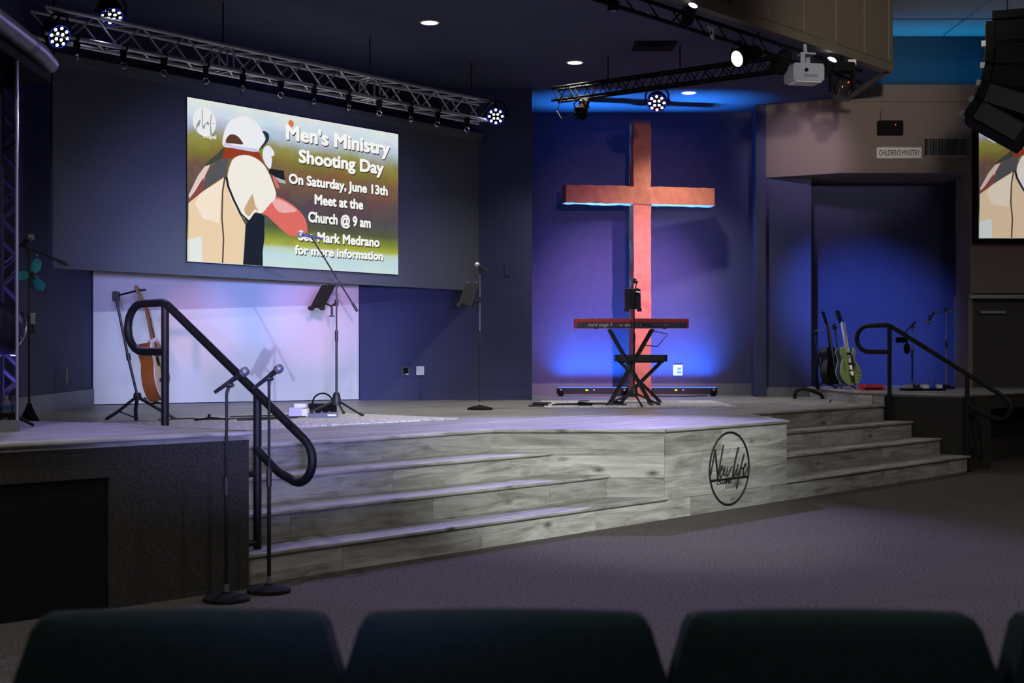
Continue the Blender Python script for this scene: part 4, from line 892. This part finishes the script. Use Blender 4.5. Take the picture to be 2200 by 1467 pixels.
mic_stand('slim steel microphone stand in the dark corner of the guitar recess', (5.65, 17.8, ZR), 1.03, 'round', ((5.40, 17.7, 1.80), (5.70, 17.82, 1.90)), (5.40, 17.7, 1.80), br=.11, m=STEEL)
mic('dark microphone drooping from the steel stand in the corner', (5.46, 17.7, 1.86), (5.36, 17.66, 1.70))

# ================================================================== KEYBOARD, STAND, BENCH
kb = thing('stage_keyboard', 'red stage keyboard seen from behind with nord stage 4 lettering', 'keyboard', (.715, 15.50, 1.606), 0)
MB().plate([(0, 0), (1.287, 0), (1.287, .105), (0, .105)], .018, .34).build('case', RED, kb, smooth=False)
MB().box((.6435, .012, .085), (1.287, .014, .038)).build('rear_top_edge', RED, kb, smooth=False)
MB().box((.6435, .012, .034), (1.25, .010, .064)).build('rear_panel', mat('keyboard_rear_panel', (.05, .055, .075), .5), kb, smooth=False)
for x in (.009, 1.278): MB().box((x, .012, .052), (.018, .016, .105)).build('end_cheek', RED, kb, smooth=False)
lettering('lettering', 'nord stage 4', mat('keyboard_print', (.85, .85, .9), .5, emit=(.8, .85, 1), estr=0), kb, .15, .020, .004, .042, .27, 0)
for k in range(5): MB().box((.51 + k * .022 + (.02 if k > 1 else 0), .006, .032), (.014, .003, .030 if k in (2, 3) else .014)).build('socket_print', MATS['keyboard_print'], kb, smooth=False)
for k in range(12): MB().cyl((.60 + k * .035, .008, .032), (.60 + k * .035, -.001, .032), .0075, n=8).build('jack', CHROME if k < 5 else BLACKM, kb)
for k in range(9): MB().box((.89 + k * .02, .006, .036), (.010, .003, .008)).build('socket_print', MATS['keyboard_print'], kb, smooth=False)
for k in range(30): MB().cyl((.17 + k * .034, .10, .104), (.17 + k * .034, .10, .104 + (.010, .014, .009)[k % 3]), .006, n=7).build('control_knob', BLACKM if k < 14 else WPLATE, kb)
for x in (.24, 1.02): MB().cyl((x, .06, 0), (x, .06, -.008), .02, n=10).build('rubber_foot', BLACKM, kb)
WK = mat('ivory_key', (.85, .85, .82), .3)
for k in range(52): MB().box((.05 + k * .0228, .275, .108), (.0218, .13, .012)).build('key', WK, kb, smooth=False)
ks = thing('keyboard_stand', 'black crossed keyboard stand under the red keyboard', 'stand', (1.36, 15.62, HS + .012), 0)
zt = 1.598 - HS - .012
for y in (-.10, .12):
    MB().tube([(-.245, y, zt - .015), (.215, y, .03)], .016, 8).build('brace', BLACK, ks); MB().tube([(.235, y, zt - .015), (-.235, y, .03)], .016, 8).build('brace', BLACK, ks)
for x in (-.245, .235): MB().tube([(x, -.14, zt - .014), (x, .17, zt - .014)], .014, 8).build('top_arm', BLACKP, ks)
for x in (-.24, .22): MB().tube([(x, -.20, .018), (x, .22, .018)], .016, 8).build('foot', BLACKP, ks)
MB().cyl((-.01, -.13, .43), (-.01, .15, .43), .03, n=12).build('pivot', BLACKP, ks)
MB().tube([(.235, 0, zt - .02), (.42, 0, zt - .06), (.30, 0, zt - .20), (.16, 0, .68)], .006, 5).build('side_arm', BLACK, ks)
bn = thing('piano_bench', 'black padded folding bench behind the keyboard stand', 'bench', (1.55, 16.5, HS + .012), 0)
MB().rbox((0, 0, 0), (.62, .08, .32), .04, 4, Matrix.Translation((0, 0, .53)) @ Matrix.Rotation(R(90), 4, 'X')).build('cushion', mat('black_vinyl', (.012, .014, .02), .4), bn)
MB().box((0, 0, .485), (.54, .26, .02)).build('seat_board', BLACKM, bn, smooth=False)
for y in (-.12, .12):
    MB().tube([(-.24, y, .475), (.22, y, .02)], .013, 8).build('leg', BLACK, bn); MB().tube([(.24, y, .475), (-.22, y, .02)], .013, 8).build('leg', BLACK, bn)
for x in (-.22, .22): MB().tube([(x, -.17, .014), (x, .17, .014)], .014, 8).build('foot', BLACKP, bn)
MB().cyl((0, -.14, .245), (0, .14, .245), .02, n=12).build('pivot', BLACKP, bn)

# rugs
def rug(label, pts, z=HS):
    o = MB().prism(pts, z, z + .012).build('rug', RUG, smooth=False)
    return tag(o, label, 'rug', 'pale patterned stage rugs')
rc0 = Vector((-.49, 12.5)); un = Vector((U.x, U.y)); nn_ = Vector((NV.x, NV.y))
rug('pale speckled rug under the tripod boom stand', [tuple(rc0), tuple(rc0 - nn_ * 2.0), tuple(rc0 - nn_ * 2.0 - un * 2.55), tuple(rc0 - un * 2.9)])
rug('pale speckled rug under the keyboard and cross foot', [(.36, 15.2), (2.50, 15.2), (2.50, 17.04), (.36, 17.04)])

# ================================================================== GUITARS
def crom(P, n=6):
    out = []
    for i in range(len(P) - 1):
        p0, p1, p2, p3 = P[max(i - 1, 0)], P[i], P[i + 1], P[min(i + 2, len(P) - 1)]
        for k in range(n):
            t_ = k / n; q = []
            for c in (0, 1):
                a = p0[c]; b = p1[c]; d = p2[c]; e = p3[c]
                q.append(.5 * (2 * b + (d - a) * t_ + (2 * a - 5 * b + 4 * d - e) * t_ ** 2 + (3 * b - a - 3 * d + e) * t_ ** 3))
            out.append(tuple(q))
    return out + [P[-1]]
HALF = [(0, 0), (.07, .004), (.14, .045), (.187, .115), (.195, .175), (.168, .25), (.126, .315), (.121, .355), (.138, .41), (.132, .455), (.09, .487), (.04, .498), (0, .5)]
CUT = [(0, 0), (.07, .004), (.14, .045), (.187, .115), (.195, .175), (.168, .25), (.126, .315), (.121, .355), (.145, .405), (.155, .45), (.135, .478), (.108, .462), (.085, .425), (.05, .41), (.03, .44), (0, .46)]
def guitar(name, label, loc, yaw, lean, depth, side, top, edge, style, k=1.0, neckc=None):
    rot = (Matrix.Rotation(R(yaw), 3, 'Z') @ Matrix.Rotation(R(-lean), 3, 'X')).to_euler()
    t = thing(name, label, 'guitar', loc, 0, None, rot=rot); t.scale = (k, k, k)
    Rt = crom(CUT if style == 'electric' else HALF); Lf = [(-x, z) for x, z in crom(HALF)]
    ol = Rt + Lf[::-1][1:-1]
    MB().plate(ol, -depth / 2, depth / 2).build('body', side, t)
    inn_ = [(x * .975, .25 + (z - .25) * .985) for x, z in ol]
    frn = MB().plate(inn_, -depth / 2 - .004, -depth / 2 + .001).build('front', top, t, smooth=False)
    MB().tube([(x, -depth / 2, z) for x, z in ol], .004, 5, True).build('binding', edge, t); MB().tube([(x, depth / 2, z) for x, z in ol], .003, 5, True).build('binding', edge, t)
    fy = -depth / 2 - .004; neckm = neckc or mat('neck_mahogany', (.16, .06, .03), .4)
    MB().box((0, fy + .008, .64), (.052, .026, .33)).build('neck', neckm, t, smooth=False)
    fb = MB().box((0, fy - .008, .59), (.05, .008, .46)).build('fingerboard', mat('ebony', (.015, .012, .012), .4), t, smooth=False)
    if edge is not BLACKM and style == 'electric':
        for sx in (-1, 1): MB().box((sx * .0265, fy - .006, .59), (.004, .012, .46)).build('neck_binding', edge, t, smooth=False)
    hd = MB().plate([(-.03, .80), (.03, .80), (.04, .97), (.0, .985), (-.04, .97)], fy - .006, fy + .012, Matrix.Translation((0, .02, 0)) @ Matrix.Translation((0, 0, .8)) @ Matrix.Rotation(R(-12), 4, 'X') @ Matrix.Translation((0, 0, -.8))).build('headstock', neckm if style != 'electric' else BLACKM, t, smooth=False)
    for sx in (-1, 1):
        for q in range(3): MB().cyl((sx * .03, fy + .03 + q * .008, .84 + q * .045), (sx * .058, fy + .03 + q * .008, .84 + q * .045), .007, n=8).build('tuner', CHROME, hd)
    for q in range(6): MB().cyl((-.02 + q * .008, fy - .014, .12), (-.016 + q * .0064, fy - .012, .82), .0007, n=4).build('string', CHROME, fb)
    if style == 'acoustic':
        MB().cyl((0, fy, .335), (0, fy - .001, .335), .05, n=24).build('soundhole', BLACKM, frn); MB().box((0, fy - .004, .165), (.15, .012, .03)).build('bridge', mat('ebony', (.015, .012, .012), .4), t, smooth=False)
        MB().plate([(.03, .30), (.09, .27), (.10, .20), (.06, .20), (.03, .25)], fy - .002, fy).build('pickguard', BLACKP, t, smooth=False)
    else:
        for z in (.40, .27): MB().box((0, fy - .008, z), (.085, .016, .035)).build('pickup', CHROME, frn, smooth=False)
        MB().plate([(.028, .42), (.075, .38), (.085, .26), (.06, .20), (.03, .24)], fy - .012, fy - .006).build('pickguard', mat('violet_pickguard', (.10, .10, .22), .3), t, smooth=False)
        MB().box((0, fy - .010, .185), (.10, .02, .016)).build('bridge', CHROME, frn, smooth=False)
        MB().plate([(-.03, .02), (.03, .02), (.045, .13), (.02, .15), (-.02, .15), (-.045, .13)], fy - .012, fy - .006).build('tailpiece', CHROME, t, smooth=False)
        MB().tube([(.03, fy - .02, .12), (.05, fy - .05, .16), (.04, fy - .06, .25)], .005, 6).build('vibrato_arm', CHROME, t)
        for sx in (-1, 1): MB().plate([(sx * .105, .16), (sx * .118, .19), (sx * .105, .24), (sx * .112, .28), (sx * .10, .28), (sx * .096, .24), (sx * .107, .19)], fy - .001, fy + .001).build('sound_hole', BLACKM, frn, smooth=False)
        for (x, z) in ((.13, .10), (.14, .15), (.11, .06), (-.13, .36)): MB().cyl((x, fy, z), (x, fy - .016, z), .011, n=10).build('knob', CHROME, frn)
    return t
ag = guitar('acoustic_guitar', 'acoustic guitar with honey-brown sides on a stand by the near handrail', (-3.115, 12.05, .905), 90, 11, .115, mat('honey_mahogany', (.30, .09, .018), .3, nscale=6, namt=.25), mat('spruce_top', (.80, .66, .48), .35), WPLATE, 'acoustic', 1.04)
MB().tube([(.02, -.075, .485), (.07, -.09, .42), (.135, -.085, .30), (.17, -.08, .18), (.12, -.05, .05)], [.02, .02, .018, .016, .012], 6).build('strap', mat('woven_strap', (.22, .14, .12), .9, nscale=50, namt=.7), ag)
MB().tube([(-.06, -.03, .49), (.0, -.075, .515), (.05, -.075, .48)], .022, 6).build('strap_scarf', mat('patterned_scarf', (.45, .42, .40), .9, nscale=60, namt=.8), ag)
gs = thing('guitar_stand', 'black tripod guitar stand holding the honey-brown acoustic guitar', 'stand', (-3.345, 12.22, HS), 0)
MB().tube([(0, 0, .22), (-.09, 0, .60), (-.185, 0, 1.07)], .012, 8).build('upright', BLACK, gs); MB().cyl((-.075, 0, .54), (-.085, 0, .60), .019, n=10).build('clutch', BLACKP, gs); MB().lathe([(.03, 0), (.038, .02), (.03, .05)], 12, Matrix.Translation((0, 0, .2))).build('hub', BLACKP, gs)
MB().tube([(0, 0, .22), (-.17, -.02, .08), (-.275, -.03, .012)], .014, 8).build('leg', BLACK, gs); MB().tube([(0, 0, .22), (.02, -.13, .10), (.05, -.22, .012)], .017, 8).build('leg', BLACK, gs); MB().tube([(0, 0, .22), (.16, .0, .12), (.34, .03, .012)], .015, 8).build('leg', BLACK, gs)
MB().tube([(-.16, -.02, .085), (.03, -.15, .03)], .006, 6).build('strut', BLACK, gs)
MB().rbox((-.19, 0, 1.11), (.06, .05, .09), .015).build('yoke_block', BLACKP, gs); MB().tube([(-.17, 0, 1.12), (-.02, -.06, 1.15), (.07, -.12, 1.16)], .009, 8).build('yoke_arm', BLACK, gs); MB().tube([(.03, -.18, 1.165), (.07, -.12, 1.16), (.09, -.08, 1.165)], .012, 8).build('yoke_fork', BLACKP, gs)
MB().tube([(.02, -.02, .20), (.14, -.10, .15), (.22, -.17, .17)], .011, 8).build('cradle_arm', BLACK, gs); MB().tube([(.05, .02, .20), (.20, .06, .15), (.27, -.02, .17)], .011, 8).build('cradle_arm', BLACK, gs)

eg = guitar('electric_guitar', 'pale green hollow-body electric guitar with chrome tailpiece in the recess', (4.31, 17.42, ZR + .05), 36, 12, .075, mat('dark_teal_lacquer', (.015, .05, .065), .25), mat('pale_green_lacquer', (.50, .76, .25), .25), WPLATE, 'electric', 1.0, mat('pale_neck', (.30, .28, .30), .4))
dg_ = guitar('dark_guitar', 'black guitar with a hanging strap behind the pale green one', (4.20, 17.95, ZR + .05), 50, 8, .10, mat('black_lacquer', (.008, .007, .007), .7), mat('black_lacquer', (.008, .007, .007), .7), BLACKM, 'acoustic', .98, BLACKM)
MB().tube([(-.09, .03, .47), (-.16, .06, .40), (-.21, .10, .20), (-.20, .12, .0), (-.17, .12, -.04)], [.012, .014, .02, .026, .02], 6).build('strap', BLACKM, dg_)
for lab, x, y, h, dx in (('black stand cradling the pale green electric guitar', 4.26, 17.56, .78, .06), ('black stand carrying the dark guitar', 4.12, 18.10, .72, .06)):
    t = thing('floor_guitar_stand', lab, 'stand', (x, y, ZR), 0, 'guitar stands in the recess')
    MB().tube([(0, 0, .06), (-.06, .06, .45), (-.10, .08, h)], .010, 8).build('upright', BLACK, t); MB().rbox((-.10, .08, h + .02), (.05, .05, .07), .012).build('yoke_block', BLACKM, t)
    MB().tube([(-.10, .06, h + .03), (.0, .0, h + .05)], .007, 6).build('yoke_arm', BLACK, t)
    for a in (-150, -30, 90): MB().tube([(0, 0, .09), (.16 * math.cos(R(a)), .16 * math.sin(R(a)), .010)], .010, 7).build('leg', BLACK, t)
    for sx in (-1, 1): MB().tube([(0, 0, .08), (sx * .08, -.10, .05), (sx * .08 + .03, -.17, .07)], .010, 7).build('cradle_arm', BLACK, t)

# ================================================================== PEDALS, CABLES, FLOOR GEAR
rp = thing('red_pedalboard', 'bright red floor controller beside the pale green guitar', 'pedal', (4.33, 16.95, ZR), R(2))
MB().plate([(0, 0), (.30, 0), (.30, .045), (0, .045)], 0, .15).build('case', RED, rp, smooth=False); MB().box((.15, .11, .058), (.29, .06, .030)).build('raised_back', RED, rp, smooth=False)
for k in range(4): MB().cyl((.05 + k * .065, .04, .045), (.05 + k * .065, .04, .062), .012, n=10).build('foot_switch', CHROME, rp)
MB().box((.15, -.002, .022), (.22, .004, .02)).build('front_print', BLACKM, rp, smooth=False)
pb = thing('pedalboard', 'dark pedalboard tray behind the far handrail', 'pedalboard', (4.82, 16.75, ZR), R(4))
MB().box((.25, .10, .014), (.50, .24, .028)).build('tray', BLACKM, pb, smooth=False)
for lab, x, y, col, nm in (('silver effect pedal on the dark pedalboard', .07, .10, (.35, .35, .40), 'a'), ('black effect pedal on the dark pedalboard', .165, .10, (.04, .04, .05), 'b'), ('white effect pedal left of the blue one on the pedalboard', .26, .06, (.8, .8, .8), 'c'), ('bright blue effect pedal on the pedalboard', .345, .08, (.02, .09, .75), 'd'), ('white effect pedal right of the blue one on the pedalboard', .435, .08, (.78, .78, .8), 'e')):
    p = Matrix.Rotation(R(4), 3, 'Z') @ Vector((x, y, 0)) + Vector((4.82, 16.75, ZR + .029))
    t = thing('effect_pedal', lab, 'pedal', tuple(p), R(4), 'effect pedals on the pedalboard')
    MB().plate([(-.035, 0), (.035, 0), (.035, .045), (-.035, .045)], -.055, .055).build('case', mat('pedal_paint_' + nm, col, .35), t, smooth=False); MB().cyl((0, -.03, .045), (0, -.03, .058), .010, n=10).build('foot_switch', CHROME, t)
    for q in (-.018, .018): MB().cyl((q, .03, .045), (q, .03, .058), .008, n=8).build('knob', BLACKM, t)
t = thing('black_pedal', 'long black pedal unit between the tripod stand feet', 'pedal', (-1.86, 12.52, HS + .013), R(10))
MB().plate([(0, 0), (.27, 0), (.27, .05), (0, .035)], 0, .12).build('case', mat('pedal_dark', (.02, .02, .035), .4), t, smooth=False); MB().box((.21, -.002, .022), (.08, .003, .014)).build('badge', WPLATE, t, smooth=False)
for k in range(3): MB().cyl((.05 + k * .07, .05, .038), (.05 + k * .07, .05, .055), .012, n=10).build('foot_switch', STEEL, t)
t = thing('power_adapter', 'pale violet box with white end on the rug beside the tripod stand', 'adapter', (-2.02, 12.85, HS + .013), R(-8))
MB().box((0, 0, .04), (.12, .09, .08)).build('case', mat('violet_plastic', (.50, .46, .66), .5), t, smooth=False); MB().box((.085, 0, .035), (.05, .08, .07)).build('end_cap', WPLATE, t, smooth=False); MB().box((.03, .02, .098), (.11, .05, .036)).build('plug_block', WPLATE, t, smooth=False)
t = thing('stage_box', 'black cable box with a carry loop behind the pale violet adapter', 'box', (-1.84, 13.30, HS + .013), 0)
MB().box((0, 0, .05), (.26, .12, .10)).build('case', BLACKM, t, smooth=False); MB().tube(arc((0, .10), .10, 0, 180, 10, lambda x, z: (x, 0, z)), .009, 6).build('carry_loop', BLACKM, t)
def cable(label, pts, r=.007, name='cable'):
    P = crom([(p[0], p[1]) for p in pts], 5)
    o = MB().tube([(x, y, pts[0][2]) for x, y in P], r, 6).build(name, BLACKP)
    return tag(o, label, 'cable', 'loose stage cables')
zf = HS + .013 + .007
cable('black cable running along the rug from the tripod stand', [(-1.9, 12.6, zf), (-2.3, 12.35, zf), (-2.7, 12.1, zf), (-2.9, 12.25, zf), (-3.1, 12.0, HS + .008)])
cable('black cable from the adapter across the rug', [(-2.1, 12.85, zf), (-2.35, 12.75, zf), (-2.6, 12.6, zf)])
cable('thin black cable curving before the adapter', [(-1.95, 12.45, zf), (-2.1, 12.2, zf), (-2.4, 11.95, zf)])
cable('black cable from the keyboard stand across the pale rug', [(1.3, 15.55, zf), (1.0, 15.7, zf), (.75, 15.55, zf), (.45, 15.45, zf)], .009)
cable('second black cable on the rug beside the keyboard stand', [(1.25, 15.8, zf), (.95, 15.95, zf), (.7, 15.8, zf), (.5, 15.75, zf)], .009)
cable('black cable from the wash bar behind the cross', [(1.9, 18.9, HS + .009), (2.2, 18.7, HS + .009), (2.45, 18.8, HS + .009), (2.7, 18.95, HS + .009)], .008)
cable('thin black cable drooping over the stage by the guitar platform', [(3.85, 16.6, HS + .008), (3.95, 17.0, HS + .008), (4.04, 17.3, HS + .008)], .007)
t = thing('cable_coil', 'coiled black cable lying on the stage before the alcove edge', 'cable', (.30, 15.5, HS), 0)
for k, rr in enumerate((.11, .085, .10)): MB().ring((k * .02, 0, .009 + k * .014), rr, .008, 'z', 18, 6).build('loop', BLACKP, t)
t = thing('pedal_lead', 'small black pedal lying on the rug before the keyboard', 'pedal', (.82, 15.40, HS + .013), R(15))
MB().plate([(-.07, 0), (.07, 0), (.07, .03), (-.07, .045)], -.04, .04).build('case', BLACKM, t, smooth=False); MB().box((-.01, 0, .052), (.10, .06, .010)).build('treadle', BLACKP, t, smooth=False)
t = thing('sustain_pedal', 'black sustain pedal between the keyboard stand feet', 'pedal', (1.18, 15.72, HS + .013), R(-10))
MB().plate([(-.06, 0), (.10, 0), (.10, .03), (-.06, .05)], -.045, .045).build('case', BLACKM, t, smooth=False); MB().box((-.02, 0, .056), (.09, .05, .010)).build('treadle', STEEL, t, smooth=False)
t = thing('floor_clip', 'small black folded clip stand lying on the rug by the near handrail', 'clip', (-2.62, 11.9, HS + .013), R(25))
MB().tube([(-.14, 0, .01), (0, 0, .03), (.16, .02, .01)], .009, 6).build('arm', BLACKM, t); MB().tube([(-.02, 0, .03), (-.01, 0, .06)], .012, 6).build('knob', BLACKM, t)

# ================================================================== DRUM ENCLOSURE
area('drum_booth_fill', (-3.45, 8.15, ZL + .1), (-3.2, 8.15, 3.0), 6, (.30, .26, 1), .3, .3, 150)  # unseen violet fill, added to tint the view through the shield
K = Vector((-2.785, 7.70)); ds = thing('drum_shield', 'clear acrylic drum shield with padded roof on the left platform', 'shield', (K.x, K.y, ZL), 0)
def pane(a, b, z0, z1):
    a, b = Vector(a), Vector(b); d = (b - a).normalized(); n2 = Vector((-d.y, d.x)) * .006
    MB().prism([tuple(a - n2), tuple(b - n2), tuple(b + n2), tuple(a + n2)], z0, z1).build('pane', GLASS, ds, smooth=False)
pane((0, 0), (-.64, -.12), .06, 2.08); pane((-.65, -.125), (-1.25, -.4), .06, 2.08); pane((0, .01), (-.45, .85), .06, 2.08)
MB().box((0, 0, 1.07), (.012, .012, 2.02)).build('corner_strip', mat('edge_lit_acrylic', (.45, .44, .62), .2), ds, smooth=False)
MB().prism([(.015, -.015), (-.62, -.24), (-.62, -.18), (0, .05)], 0, .06).build('base_rail', mat('shield_base', (.16, .16, .22), .5), ds, smooth=False)
MB().prism([(.02, -.5), (-.04, .68), (-1.1, .9), (-1.3, -.6)], 2.09, 2.17).build('roof_panel', BLACKM, ds, smooth=False)
MB().tube([(.055, -.55, 2.21), (.03, -.1, 2.21), (-.0, .35, 2.21), (-.04, .66, 2.20)], .055, 14).build('padded_edge', mat('padded_vinyl', (.10, .10, .15), .45), ds); MB().tube([(.012, .12, 2.21), (.008, .19, 2.21)], .059, 14).build('edge_strap', BLACKP, ds)
tw = thing('reflection_lattice', 'violet lattice standing in for a reflection in the drum shield', 'truss', (-3.25, 8.30, ZL), 0)  # lattice added behind the pane to imitate a reflection on it
LIL = mat('lilac_reflection', (.34, .30, .50), .45, .4)  # violet light of the reflection is put into this colour
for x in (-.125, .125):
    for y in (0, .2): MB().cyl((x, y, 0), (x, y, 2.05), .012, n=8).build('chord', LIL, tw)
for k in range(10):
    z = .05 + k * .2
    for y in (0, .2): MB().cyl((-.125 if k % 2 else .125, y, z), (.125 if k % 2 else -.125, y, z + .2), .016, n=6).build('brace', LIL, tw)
dk = thing('tom_drum', 'dark tom drum behind the drum shield', 'drum', (-3.03, 7.98, ZL), R(-20))
Md = Matrix.Translation((0, 0, .60)) @ Matrix.Rotation(R(72), 4, 'X')
MB().lathe([(.14, -.11), (.145, -.11), (.145, .11), (.14, .11)], 24, Md).build('shell', mat('drum_shell', (.04, .05, .12), .3), dk)
for z in (-.11, .11): MB().ring((0, 0, z), .148, .007, 'z', 26, 6, Md).build('hoop', CHROME, dk)
MB().cyl((0, 0, .48), (0, .06, .02), .012, n=8).build('stem', BLACK, dk)
for a in (30, 150, 270): MB().tube([(0, .05, .12), (.2 * math.cos(R(a)), .05 + .2 * math.sin(R(a)), .01)], .009, 6).build('leg', BLACK, dk)
cyb = thing('cymbal', 'pale cymbal on a stand behind the drum shield', 'cymbal', (-3.22, 8.0, ZL), 0)
MB().lathe([(.001, .02), (.02, .018), (.03, .008), (.18, -.012), (.181, -.014), (.03, .004), (.001, .012)], 28, Matrix.Translation((0, 0, .86)) @ Matrix.Rotation(R(14), 4, 'Y')).build('bronze', mat('cymbal_bronze', (.45, .42, .40), .3, .9), cyb)
MB().cyl((0, 0, .0), (0, 0, .89), .010, n=8).build('stem', BLACK, cyb)
for a in (90, 210, 330): MB().tube([(0, 0, .16), (.14 * math.cos(R(a)), .14 * math.sin(R(a)), .01)], .009, 6).build('leg', BLACK, cyb)
t = thing('gear_case', 'low black gear case under the water bottle behind the shield', 'case', (-2.94, 7.92, ZL), R(10))
MB().box((-.03, 0, .045), (.20, .14, .09)).build('case', BLACKM, t, smooth=False); MB().box((.02, -.072, .05), (.03, .008, .03)).build('latch', STEEL, t, smooth=False)
t = thing('water_bottle', 'clear plastic water bottle with a blue label behind the shield', 'bottle', (-2.925, 7.92, ZL + .09), 0)
MB().lathe([(.02, 0), (.024, .006), (.024, .055), (.022, .06), (.009, .082), (.009, .09)], 14).build('bottle', mat('clear_plastic', (.55, .60, .70), .1), t); MB().cyl((0, 0, .088), (0, 0, .10), .010, n=10).build('cap', WPLATE, t); MB().lathe([(.0245, .018), (.0245, .045)], 14).build('label_band', mat('blue_label', (.10, .25, .65), .5), t)
